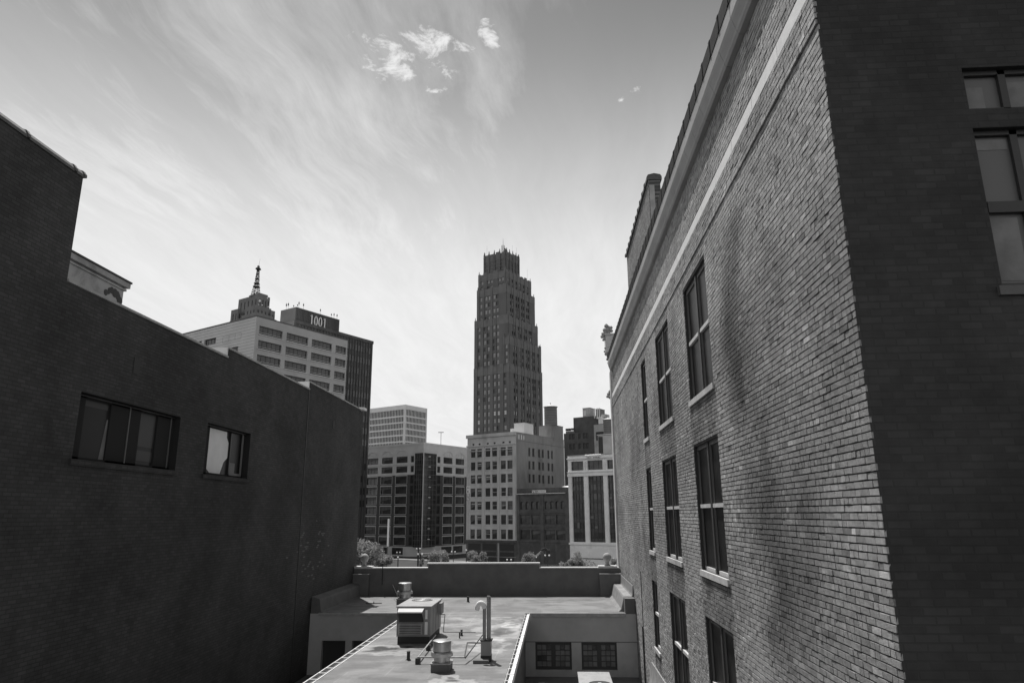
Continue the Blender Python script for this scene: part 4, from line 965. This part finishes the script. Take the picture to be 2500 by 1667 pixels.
# vertical blade sign at the stone block's edge
p0 = on_y(z4(154, 805), 205.); p1 = on_y(z4(154, 935), 205.)
t = thing('blade_sign', 'vertical blade sign of four white letter boxes on the stone block edge', 'sign', (p0[0], 205, p1[2]))
hh = (p0[2]-p1[2])/4
def glyph(b, ch, x, z, s_, y):
    S = {'O': [(0, 0, 1, .2), (0, .8, 1, 1), (0, 0, .25, 1), (.75, 0, 1, 1)], 'E': [(0, 0, .25, 1), (0, 0, 1, .2), (0, .4, .8, .6), (0, .8, 1, 1)], 'T': [(0, .8, 1, 1), (.38, 0, .62, 1)], 'V': [(0, .45, .25, 1), (.75, .45, 1, 1), (.3, 0, .7, .45)], 'H': [(0, 0, .25, 1), (.75, 0, 1, 1), (0, .4, 1, .6)]}[ch]
    for i, (a0, b0, a1, b1) in enumerate(S): b.box(x+a0*s_, y-.02-.003*i, z+b0*s_, x+a1*s_, y, z+b1*s_)
for i, ch in enumerate('HETV'):
    z = p0[2]-hh*(i+1); b = M_('b_grid' if i < 2 else 'b_grey'); b.box(p0[0]-.5, 204.9, z+.06, p0[0]+.5, 205.2, z+hh-.06)
    b.mat('globe' if i > 1 else 'frame_dark'); glyph(b, ch, p0[0]-.3, z+hh*.5-.3, .6, 204.9); b.build('letter_box', t)

# --- low dark warehouse with arched windows
C0 = Vector((C[0], C[1], 0)); dirv = Vector((math.cos(R(-30)), math.sin(R(-30)), 0))
def fpx(px_): return ext(np.array([C0.x, C0.y, 0.]), -30, px_, 120.)
L = fpx(z4(1030, 0)[0]); C2 = np.array([*(C0+dirv*L)[:2], 0])
B = City('warehouse', 'low dark brick warehouse with a row of arched windows and a small rooftop sign', C2)
fl = lambda px_: fpx(z4(px_, 0)[0]); zd = lambda y_: on_y(z4(800, y_), 196.)[2]
arch = [(fl(p_), fl(p_+34), zd(1008), zd(938)) for p_ in (604, 652, 700, 746, 820, 868, 914, 960)]
mid = [(fl(p_), fl(q_), zd(1138), zd(1056)) for p_, q_ in [(604, 690), (702, 780), (820, 905), (916, 998)]]
low = [(fl(p_), fl(q_), zd(1272), zd(1188)) for p_, q_ in [(604, 690), (702, 780), (820, 905), (916, 998)]]
b = M_('b_low'); F = Matrix.Translation(C0)@Matrix.Rotation(R(-30), 4, 'Z'); b.M = F
ztop = zd(822); wall_holes(b, 0, 0.02, L, GZ, ztop, arch+mid+low, .45, lambda u, d, v: (u, d, v))
b.quad((0.02, 14, GZ), (L, 14, GZ), (L, 14, ztop), (0.02, 14, ztop)); b.quad((L, 0, GZ), (L, 14, GZ), (L, 14, ztop), (L, 0, ztop)); b.mat('asphalt').quad((0.02, 0, ztop), (L, 0, ztop), (L, 14, ztop), (0.02, 14, ztop)); b.build('wall', B.t)
for o in arch+mid+low: B.window(F, o[0], o[2], o[1]-o[0], o[3]-o[2], .45, 'multi' if o[1]-o[0] > 3 else 'plain', 'glass_mid', fr=random.choice((0., 0., .3, .5)))
b = M_('b_low'); b.M = F
for o in arch:
    cu = (o[0]+o[1])/2; r_ = (o[1]-o[0])/2+.06; pv = None
    for s_ in (-1, 1): b.add([(cu+s_*(r_), -.02, o[3]+.01), (cu+s_*(r_), -.02, o[3]-r_)]+[(cu+s_*r_*math.cos(t), -.02, o[3]-r_+r_*math.sin(t)) for t in (0.4, .8, 1.2, 1.57)], [(0, 1, 2, 3, 4, 5)])
for z in (zd(880), zd(1035), zd(1160), zd(1290)): b.box(0.02, -.25, z-.15, L, -.002, z+.2)
for u in (fl(590), fl(800), fl(1015)): b.box(u-.5, -.3, GZ, u+.5, -.003, zd(880))
b.mat('frame_grey'); b.box(.3, -.6, zd(871), fl(1015), -.5, zd(868)+.1)
for k in range(30): u = .4+k*(L-1)/30; b.box(u, -.55, zd(871), u+.06, -.5, zd(845)); 
b.box(.3, -.55, zd(849), fl(1015), -.5, zd(847)); b.mat('b_grid'); b.box(.4, -.7, zd(873), L-.6, -.6, zd(869)); b.build('cornice', B.t)
b = M_('b_char'); b.M = F
for (p_, q_) in [(600, 690), (715, 785), (830, 905), (925, 1010)]: b.box(fl(p_), -.1, GZ+.2, fl(q_), -.05, zd(1310))
b.build('shopfront', B.t)
b = M_('white'); b.M = F; b.box(fl(728), -1.0, zd(863), fl(848), -.85, zd(842)); b.mat('dark')
u0 = fl(728); w_ = fl(848)-u0; z0_ = zd(863); h_ = zd(842)-z0_
b.add([(u0+w_*x_, -1.02, z0_+h_*y_) for x_, y_ in [(.03, .6), (.08, .85), (.15, .2), (.10, .15)]], [(0, 1, 2, 3)])
for k in range(5): b.box(u0+w_*(.20+.055*k), -1.02, z0_+h_*.25, u0+w_*(.235+.055*k), -1.005, z0_+h_*.75)
b.mat('frame_grey'); b.box(u0+w_*.5, -1.015, z0_+h_*.42, u0+w_*.94, -1.003, z0_+h_*.58); b.build('rooftop_sign', B.t)
b = M_('white'); b.M = F; b.add([(fl(925), 3, ztop+.3), (fl(985), 3, ztop+.1), (fl(1025), 4, ztop+.3), (fl(1000), 9, ztop+.9), (fl(935), 9, ztop+1.0)], [(0, 1, 2, 3, 4)]); b.mat('b_grey'); b.box(fl(960), 10, ztop, fl(980), 12, ztop+2.2); b.build('skylight', B.t); B.done()

# --- white terracotta building
C0 = C0+dirv*(L+.02)
P0 = np.array([C0.x, C0.y, 0.])
LT = 22.; F = Matrix.Translation(C0)@Matrix.Rotation(R(-30), 4, 'Z'); fp = lambda px_: ext(P0, -30, z4(px_, 0)[0], 120.)
B = City('terracotta_building', 'white terracotta fronted building with three tall dark glazed bays', P0+np.array([8, -5, 0]))
zt = lambda y_: on_y(z4(1100, y_), P0[1]-1.2)[2]
wt = [(fp(1058), fp(1166), zt(671), zt(592)), (fp(1203), fp(1338), zt(671), zt(590)), (fp(1376), fp(1500), zt(671), zt(592))]
bay = [(fp(1062), fp(1168), zt(1292), zt(712)), (fp(1206), fp(1340), zt(1292), zt(712)), (fp(1377), fp(1500), zt(1292), zt(712))]
b = M_('b_terra'); b.M = F; zT = zt(540); wall_holes(b, 0, 0, LT, GZ, zT, wt+bay, .7, lambda u, d, v: (u, d, v))
b.mat('b_grey'); b.quad((0, 0, GZ), (0, 20, GZ), (0, 20, zT), (0, 0, zT)); b.quad((0, 20, GZ), (LT, 20, GZ), (LT, 20, zT), (0, 20, zT)); b.quad((LT, 0, GZ), (LT, 20, GZ), (LT, 20, zT), (LT, 0, zT)); b.quad((0, 0, zT), (LT, 0, zT), (LT, 20, zT), (0, 20, zT)); b.build('wall', B.t)
for o in wt: B.window(F, o[0], o[2], o[1]-o[0], o[3]-o[2], .7, 'multi')
rr = random.Random(9)
for o in bay:
    b = M_('glass_mid'); b.M = F; b.box(o[0], .6, o[2], o[1], .65, o[3]); n = 4; b.mat('spandrel')
    for k in range(7):
        z = o[2]+(o[3]-o[2])*k/7; b.box(o[0], .52, z, o[1], .6, z+.9)
    b.mat('frame_dark')
    for i in range(n+1): u = o[0]+(o[1]-o[0])*i/n; b.box(max(o[0], u-.06), .45, o[2], min(o[1], u+.06), .6, o[3])
    b.mat('b_darkside')
    for _ in range(6): i = rr.randrange(n); k = rr.randrange(7); u = o[0]+(o[1]-o[0])*i/n; z = o[2]+(o[3]-o[2])*k/7; b.box(u+.12, .56, z+1.0, u+(o[1]-o[0])/n-.12, .598, z+rr.uniform(1.5, 2.6))
    b.build('glazed_bay', B.t)
b = M_('b_terra'); b.M = F
for z, h_, pj in [(zt(563), .35, .5), (zt(700), .7, .3), (zt(682), .25, .45), (zt(1298), .5, .4)]: b.box(-.1, -pj, z-h_, LT, -.002, z)
b.mat('b_grey'); b.box(-.1, -.25, zt(545), LT, -.001, zT+.05); b.mat('b_terra')
for o in bay: b.box(o[0]-.14, -.1, o[2], o[0]-.02, -.001, o[3]); b.box(o[1]+.02, -.1, o[2], o[1]+.14, -.001, o[3])
for px_ in (1185, 1357): 
    u = fp(px_)
    for k in range(5): b.sphere((u, -.12, zt(605+14*k)), .28, 8, 6)
    for k in range(4): b.box(u-.5, -.16, zt(668)+k*.9, u+.5, -.1, zt(668)+k*.9+.08)
b.build('cornice', B.t)
b = M_('b_terra'); b.M = F; u0, u1 = fp(1198), fp(1335); b.box(u0, -.7, zt(575), u1, -.51, zt(556)); rr = random.Random(6)
for k in range(22): u = u0+(u1-u0)*(k+.5)/22; b.sphere((u, -.62, zt(551)+rr.uniform(-.05, .12)), .27, 8, 6)
b.mat('frame_grey')
for k in range(11):
    if k == 4: continue
    u = u0+(u1-u0)*(.1+k*.078); b.box(u, -.72, zt(571), u+.22+.1*(k % 2), -.705, zt(563))
b.build('crest', B.t)
b = M_('b_grid'); b.M = F
for (p_, q_) in [(1072, 1186), (1222, 1366), (1397, 1500)]: b.box(fp(p_), -.08, zt(1425), fp(q_), -.003, zt(1342))
b.mat('b_char'); b.box(0, -.35, zt(1310), LT, -.25, zt(1304)); b.box(.3, -.12, zt(1437), LT, -.05, zt(1430)); b.build('base_panels', B.t); B.done()

# --- buildings behind, upper right
C = on_y(z4(1245, 330), 250.); a = ext(C, 150, z4(985, 0)[0])
B = City('brick_block', 'dark brick block with a tall blank penthouse behind the white terracotta building', C)
zq = lambda y_: on_y(z4(1180, y_), 252.)[2]
o1 = [(a-ext(C, 150, z4(q_, 0)[0]), a-ext(C, 150, z4(q_+22, 0)[0]), zq(r1_), zq(r0_)) for q_ in (1030, 1058, 1110, 1150, 1176) for r0_, r1_ in ((345, 392), (432, 480))]
B.block(C, a, 12, GZ, C[2], 'b_char', o1, [], .3)
for o in o1: B.window(frame(C, 'L', a), o[0], o[2], o[1]-o[0], o[3]-o[2], .3, 'plain', 'spandrel')
C3 = on_y(z4(1262, 195), 253.); a3 = ext(C3, 150, z4(1068, 0)[0]); B.block(C3, a3, 10, C[2]-.5, C3[2], 'b_char', name='penthouse')
b = M_('frame_grey'); b.M = frame(C, 'L', a); b.box(.3, 1, C[2], a*.3, 2, C[2]+.9); b.mat('dark').box(.2, 1, C[2]+1.1, a*.16, 2, C[2]+1.9); b.box(a*.2, 1, C[2]+1.2, a*.28, 2, C[2]+1.9); b.build('roof_plant', B.t); B.done()
def boxthing(name, label, cat, pc, pl, pr, pbot, D_, m_, extra=None, grp=None):
    C_ = on_y(z4(*pc), D_); a_ = ext(C_, 150, z4(pl, 0)[0]); c_ = ext(C_, 60, z4(pr, 0)[0]) if pr else 3.; zb_ = on_y(z4(pc[0], pbot), D_)[2]
    t = thing(name, label, cat, (C_[0], C_[1], zb_), grp); b = M_(m_); b.M = frame(C_, 'L', a_); b.box(0, 0, zb_, a_, c_, C_[2]); b.build('walls', t)
    b = M_('tile'); b.M = frame(C_, 'L', a_); b.box(-.1, -.1, C_[2]+.001, a_+.1, c_+.1, C_[2]+.15); b.build('roof', t)
    if extra: extra(t, frame(C_, 'L', a_), a_, c_, zb_, C_[2])
    return t
def e1(t, F, a_, c_, z0, z1):
    b = M_('coping'); b.M = F; b.box(a_*.1, -.05, z0+(z1-z0)*.25, a_*.45, -.01, z1-.8); b.build('louvre_panel', t)
boxthing('rooftop_plant', 'grey rooftop lift house with pale louvre on the dark brick block', 'plant room', (1212, 127), 1149, 1246, 210, 256., 'b_grey', e1)
def e2(t, F, a_, c_, z0, z1):
    b = M_('flash'); b.M = F
    for u in (-.2, .9, 1.7): b.cyl((u, -.5, z0), (u, -.5, z1+.3), .25, n=8)
    b.build('ducts', t)
boxthing('rooftop_plant', 'dark plant room with pale ducts, rightmost on the dark brick block', 'plant room', (1300, 137), 1262, 1341, 215, 250., 'b_darkside', e2)
def e3(t, F, a_, c_, z0, z1):
    b = M_('dark'); b.M = F; b.box(a_-ext_u, -.05, z1-5.2, a_-ext_u+3.1, -.01, z1-2.4); b.build('window', t)
    b = M_('b_grid'); b.M = F; b.box(a_-ext_u*.9, 1, z1+.15, a_-3, 4, z1+2.0); b.mat('white').box(a_-ext_u, .8, z1+2.1, a_-4, 4.2, z1+2.6); b.mat('b_grey').box(a_-ext_u*.8, 2, z1+2.6, a_-3, 5, z1+3.6); b.build('roof_plant', t)
ext_u = 12.
C_ = on_y(z4(1400, 262), 228.); ext_u = ext(C_, 150, z4(1263, 0)[0])
boxthing('plaster_building', 'narrow grey plastered building with one dark window behind the white terracotta building', 'building', (1400, 262), 1246, 1500, 2000, 228., 'b_grey', e3)
tank(1378, 232, 362, 44, 219., 'dark water tank half hidden by the sunlit brick wall', 212)
def e4(t, F, a_, c_, z0, z1):
    b = M_('coping'); b.M = F; b.box(-.2, -.3, z1+.151, a_+.2, c_, z1+.35); b.mat('dark').box(.15, -.04, z0, 1.6, -.005, z1-.3); b.sphere((a_*.62, -.02, z1-6.2), .6, 12, 8, (1, .1, 1)); b.build('edge_trim', t)
boxthing('plaster_building', 'grey plaster box with pale roof edge beside the sunlit brick wall', 'building', (1440, 358), 1281, 1520, 2000, 206., 'b_grey', e4)

# --- the tall art deco skyscraper
D0 = 330.
C = on_y(z5(375, 1000), 328.)
B = City('skyscraper', 'tall dark art deco skyscraper with stepped crown and needle spire in the centre', C)
LC = [.14, .31, .42, .585, .695, .875]; RC = [.13, .20, .33, .405, .52, .59, .70, .765, .90]
def ztw(y_, D_=331.): return on_y(z5(360, y_), D_)[2]
rr = random.Random(21)
FLH = 3.62
def tw(pc, yt, pl, pr, D_, yb, lc, rc, lit=(), crown=True, m_='b_tower', arch_=True, win=True, off=0):
    C_ = on_y(z5(pc, yt), D_); zt_ = C_[2]; zb_ = ztw(yb, D_) if yb else GZ; a_ = ext(C_, 150, z5(pl, 0)[0]); c_ = ext(C_, 60, z5(pr, 0)[0]); oL = []; oR = []; k = 0; v = zt_-6.2-off
    W_ = 1.55
    while v > zb_+.3 and win:
        oL += [(a_*f-W_/2, a_*f+W_/2, v, v+2.05) for f in lc]; oR += [(c_*f-.65, c_*f+.65, v, v+2.05) for f in rc]; v -= FLH; k += 1
        if k > 40 or v < 2: break
    B.block(C_, a_, c_, zb_, zt_, m_, oL, oR, .35)
    for S, oo, L_ in (('L', oL, a_), ('R', oR, c_)):
        F = frame(C_, S, a_) if S == 'L' else frame(C_, S)
        for o in oo:
            pz = 'pane_light' if (rr.random() < (.8 if S == 'L' else .3)) else 'glass_mid'
            B.rest.setdefault('all', []).append((F, o, pz, S))
    b = M_(m_)
    for S, fr_, L_ in (('L', lc, a_), ('R', rc, c_)):
        b.M = frame(C_, S, a_) if S == 'L' else frame(C_, S)
        fs = [0]+list(fr_)+[1]; wv = W_ if S == 'L' else 1.3
        for i in range(len(fs)-1):
            lo = fs[i]*L_+(wv/2+.1 if i else .0); hi = fs[i+1]*L_-(wv/2+.1 if i < len(fs)-2 else .0)
            if hi-lo > .3:
                b.box(lo, -.28, zb_, hi, -.002, zt_-(.2 if crown else 0)-.8)
                if crown: b.mat('b_towertop'); b.box(lo, -.34, zt_-3.4, hi, -.004, zt_+.7+.5*(i % 2)); b.mat(m_)
        if crown:
            b.mat('b_towertop'); b.box(0, -.14, zt_-3.4, L_, -.003, zt_+.35)
            for u in (0.35, L_-.35): b.cyl((u, .1, zt_-3), (u, .1, zt_+2.4), .55, .12, 6)
            b.mat(m_)
    b.build('piers', B.t)
    return C_, a_, c_
t1 = tw(345, 170, 188, 440, 337., 330, [.5, .8], [.5], win=False)
t2 = tw(345, 302, 146, 530, 334., 440, [.14, .38, .5, .78, .9], [.1, .25, .4, .55, .7, .85], off=-1.2)
t3 = tw(352, 415, 136, 556, 332., 660, LC[:5], RC[:8], off=-.6)
t4 = tw(365, 640, 118, 578, 330., 1000, LC[:5], RC[:8], off=-1.)
t5 = tw(372, 795, 330, 603, 329., 1000, [.5], RC, off=-1.)
t6 = tw(375, 1000, 113, 611, 328., None, LC, RC, off=-.6)
# crown lantern: arcaded panels and pinnacles
b = M_('b_towertop'); C_, a_, c_ = t1
for S, L_, n in (('L', a_, 5), ('R', c_, 5)):
    b.M = frame(C_, S, a_) if S == 'L' else frame(C_, S)
    for i in range(n):
        u = L_*i/(n-1); u = min(max(u, .4), L_-.4); b.mat('b_tower'); b.box(u-.35, -.75, C_[2]-13, u+.35, -.35, C_[2]+1.); b.mat('b_towertop'); b.cyl((u, -.4, C_[2]-1), (u, -.4, C_[2]+2.6), .6, .15, 6)
    for k in range(5): b.box(.2, -.5, C_[2]-3.2-k*2., L_-.2, -.36, C_[2]-2.9-k*2.)
b.build('crown', B.t)
b = M_('b_grey'); p_ = on_y(z5(327, 160), 341.); q_ = on_y(z5(327, 70), 341.); m2 = on_y(z5(327, 122), 341.)
lat(b, (p_[0], 341, t1[0][2]-1), (p_[0], 341, m2[2]), .75, .7, 4, .12); b.cyl((p_[0], 341, m2[2]), (p_[0], 341, q_[2]), .13, .06, n=5)
for (x_, y_, yb) in [(208, 120, 195), (395, 118, 185), (425, 135, 195), (505, 295, 360)]:
    p_ = on_y(z5(x_, y_), 341.); q_ = on_y(z5(x_, yb), 341.); b.cyl(tuple(q_-np.array([0, 0, 5])), tuple(p_), .05, .04, n=4)
b.build('spire', B.t)
alls = B.rest.pop('all'); vis = [w_ for w_ in alls]
def area(w_):
    F, o, pz, S = w_; return -((o[1]-o[0])*(2. if S == 'L' else 1.)+.002*o[2]-(50 if o[2] < 22 else 0))
vis.sort(key=area)
zlit = {}
def bright(F, o, S):
    c_ = F@Vector(((o[0]+o[1])/2, 0, (o[2]+o[3])/2)); x_, y_ = pix(np.array(c_)); zx, zy = (x_-1120)*3.017, (y_-560)*3.017
    return (1315 < zy < 1358 and zx > 185 and rr.random() < .8) or (1385 < zy < 1425 and zx < 170) or (1200 < zy < 1245 and zx > 190 and rr.random() < .45)
for F, o, pz, S in vis:
    if bright(F, o, S): pz = 'pane_bright'  # lit rooms put into the pane as a pale colour
    B.window(F, o[0], o[2], round(o[1]-o[0], 2), round(o[3]-o[2], 2), .35, 'dh' if S == 'L' else 'plain', pz)
B.done()

# ------------------------------------------------------------------ street: trees, lamps, digger
def tree(x, y, zc, w_, h_, label, seed, n=2600, leaf=.17):
    rr = np.random.default_rng(seed); t = thing('street_tree', label, 'tree', (x, y, GZ), 'trees along the street')
    b = M_('bark'); top = zc-h_*.1; b.cyl((x, y, GZ), (x+.1, y, top), .16, .08, 8); lobes = []
    for k in range(9):
        a_ = rr.uniform(0, 6.28); rad = rr.uniform(.25, .95)**.6; c_ = np.array([x+math.cos(a_)*rad*w_*.36, y+math.sin(a_)*rad*w_*.36, zc+rr.uniform(-.38, .42)*h_*(1.1-rad*.4)])
        lobes.append((c_, rr.uniform(.16, .30)*w_)); b.cyl((x, y, top-rr.uniform(.3, 1.6)), tuple(c_), .06, .015, 5)
    b.build('trunk', t)
    V = []; F = []
    for k in range(n):
        c_, r_ = lobes[rr.integers(len(lobes))]; d = rr.normal(size=3); d /= np.linalg.norm(d); p_ = c_+d*r_*rr.uniform(.45, 1.12)*np.array([1, 1, .85]); u = rr.normal(size=3); u /= np.linalg.norm(u); v = np.cross(u, rr.normal(size=3)); v /= np.linalg.norm(v); s_ = leaf*rr.uniform(.6, 1.4); o = len(V)
        V += [tuple(p_-u*s_), tuple(p_+v*s_*.5), tuple(p_+u*s_), tuple(p_-v*s_*.5)]; F.append((o, o+1, o+2, o+3))
    me = bpy.data.meshes.new('crown'); me.from_pydata(V, [], F); me.materials.append(MATS['leaf']); o = bpy.data.objects.new('crown', me); COL.objects.link(o); o.parent = t; o.matrix_parent_inverse = Matrix.Translation(-Vector(t.location))
def T(q, D_, wpx, hpx, label, seed, n=2600, leaf=.17):
    p_ = on_y(q, D_); tree(p_[0], D_, p_[2], wpx/FPX*D_*1.05, hpx/FPX*D_*1.05, label, seed, n, leaf)
T((898, 1350), 110, 100, 88, 'large leafy street tree beside the dark left wall', 1, 7000, .17)
T((938, 1374), 118, 48, 36, 'low rounded street tree right of the left ball finial', 2, 3000, .15)
T(z3(745, 1440), 130, 50, 40, 'small pale leafed tree in front of the corner office block', 3, 2600, .15)
T(z4(240, 1440), 130, 46, 30, 'small street tree in front of the stone block', 4, 2200, .15)
T(z4(680, 1440), 135, 33, 26, 'small street tree beside the excavator arm', 5, 2000, .14)
T(z4(1140, 1450), 125, 48, 40, 'wispy street tree in front of the white terracotta building', 6, 1700, .14)
T(z4(1070, 1480), 122, 24, 20, 'low shrub-like tree at the left edge of the terracotta building', 7, 900, .12)
T(z4(985, 1490), 120, 24, 8, 'low leafy top just above the right parapet', 8, 500, .12)
T(z4(1420, 1470), 118, 16, 16, 'tiny tree top between the right ball finial and the brick wall', 9, 500, .11)
T(z3(600, 1470), 125, 16, 20, 'thin sapling beside the twin lamp posts', 10, 500, .12)
def lamp(q, D_, label, twin=True):
    p_ = on_y(q, D_); t = thing('street_lamp', label, 'street lamp', (p_[0], D_, GZ), 'globe street lamps')
    b = M_('dark'); b.cyl((p_[0], D_, GZ), (p_[0], D_, p_[2]+(.2 if twin else -.2)), .10, .06, 8)
    if twin: b.box(p_[0]-.5, D_-.04, p_[2]-.38, p_[0]+.5, D_+.04, p_[2]-.30)
    b.build('pole', t)
    for s_ in ((-.36, .36) if twin else (0,)):
        g = M_('globe'); g.sphere((p_[0]+s_, D_, p_[2]), .165, 12, 8); g.build('globe', t, smooth=True)
S8 = lambda a_, b_: (860+a_/8.11, 1330+b_/8.11)
S13 = lambda a_, b_: (1230+a_/13.07, 1330+b_/13.07)
lamp(S8(915, 145), 170, 'twin globe lamp against the second ground floor window of the corner block')
lamp(S8(1308, 72), 150, 'tallest twin globe lamp at the glazed prow')
lamp(S8(1343, 182), 128, 'twin globe lamp just below the tallest one at the prow')
lamp(S8(2002, 135), 150, 'twin globe lamp right of the small pale tree')
lamp(S8(2258, 102), 140, 'single globe lamp near the stone block edge', False)
lamp(S8(905, 243), 125, 'low single globe lamp above the left parapet', False)
lamp(S13(170, 472), 128, 'twin globe lamp just above the raised middle parapet')
lamp(S13(1385, 332), 128, 'twin globe lamp right of the excavator arm')
lamp(S13(2295, 425), 128, 'single globe lamp at the left of the wispy tree', False)
lamp(z4(1418, 1440), 120, 'single small lamp beside the right ball finial', False)
p_ = on_y(z3(313, 1090), 150); q_ = on_y(z3(305, 1330), 150)
t = thing('banner_pole', 'pale slender banner pole in front of the corner office block', 'pole', (p_[0], 150, GZ)); b = M_('b_grid'); b.box(q_[0]-.1, 149.9, q_[2], p_[0]+.28, 150.1, p_[2]); b.build('banner', t); b = M_('frame_grey'); b.cyl((q_[0]+.05, 150.1, GZ), (q_[0]+.05, 150.2, p_[2]), .1, n=8); b.build('pole', t)
# steel canopy frame at the corner
p_ = on_y(S8(1290, 195), 140); t = thing('steel_canopy', 'dark steel canopy frame with posts beside the glazed prow', 'canopy', (p_[0], 140, GZ))
b = M_('dark'); w_ = 200/8.11/FPX*140
for u in (0, w_*.95): b.box(p_[0]+u, 139.9, GZ, p_[0]+u+.16, 140.1, p_[2]); b.box(p_[0]+u, 143, GZ, p_[0]+u+.16, 143.2, p_[2])
b.build('posts', t); b = M_('dark'); b.box(p_[0]-w_*1.0, 139.8, p_[2]-.45, p_[0]+.2, 140.0, p_[2]-.3); b.box(p_[0], 139.8, p_[2], p_[0]+w_, 143.3, p_[2]+.18); b.build('roof_beam', t)
b = M_('dark'); p_ = on_y(S8(1300, 60), 142)
for s_ in (0, .45): b.box(p_[0]+s_, 142, GZ, p_[0]+s_+.22, 142.2, p_[2]-s_*2.4)
tag(b.build('steel_post'), 'pair of dark steel posts beside the glazed prow', 'post')
# excavator
E_ = lambda a_, b_: on_y(S13(a_, b_), 140)
t = thing('excavator', 'excavator with raised jointed arm behind the parapet', 'excavator', tuple(E_(950, 600)[:2])+(GZ,))
pc = E_(950, 600); b = M_('b_grey'); b.box(pc[0]-1.8, 139, GZ+1.1, pc[0]+1.0, 141.4, GZ+2.6); b.mat('glass').box(pc[0]-.2, 139.1, GZ+2.6, pc[0]+.9, 140.2, GZ+3.6); b.build('body', t)
b = M_('dark')
for y_ in (138.6, 141.2): b.box(pc[0]-2.2, y_, GZ, pc[0]+1.6, y_+.6, GZ+1.); b.cyl((pc[0]-2.2, y_, GZ+.5), (pc[0]-2.2, y_+.6, GZ+.5), .5, n=14); b.cyl((pc[0]+1.6, y_, GZ+.5), (pc[0]+1.6, y_+.6, GZ+.5), .5, n=14)
b.build('tracks', t)
def seg(b, p, q, w_): p = Vector(p); q = Vector(q); b.cyl(p, q, w_, w_*.8, 4)
b = M_('b_darkside'); seg(b, (pc[0]+.6, 140, GZ+2.2), tuple(E_(960, 440)), .38); seg(b, tuple(E_(960, 440)), tuple(E_(1230, 190)), .34); b.mat('b_grey'); seg(b, tuple(E_(1040, 370)+np.array([0, -.4, 0])), tuple(E_(1160, 250)+np.array([0, -.4, 0])), .10); b.build('boom', t)
b = M_('dark'); seg(b, tuple(E_(1190, 170)), tuple(E_(1330, 110)), .30); seg(b, tuple(E_(1330, 110)), tuple(E_(1420, 230)), .30); b.build('stick', t)
b = M_('dark'); q_ = E_(1420, 270); b.extr_y([(q_[0]-.4, q_[2]+.7), (q_[0]+.35, q_[2]+.7), (q_[0]+.45, q_[2]-.1), (q_[0], q_[2]-.5), (q_[0]-.4, q_[2]-.2)], 139.6, 140.4); b.build('bucket', t)
b = M_('globe'); q_ = E_(1040, 385); b.sphere(tuple(q_+np.array([0, -.5, 0])), .12, 8, 6); b.build('work_light', t)
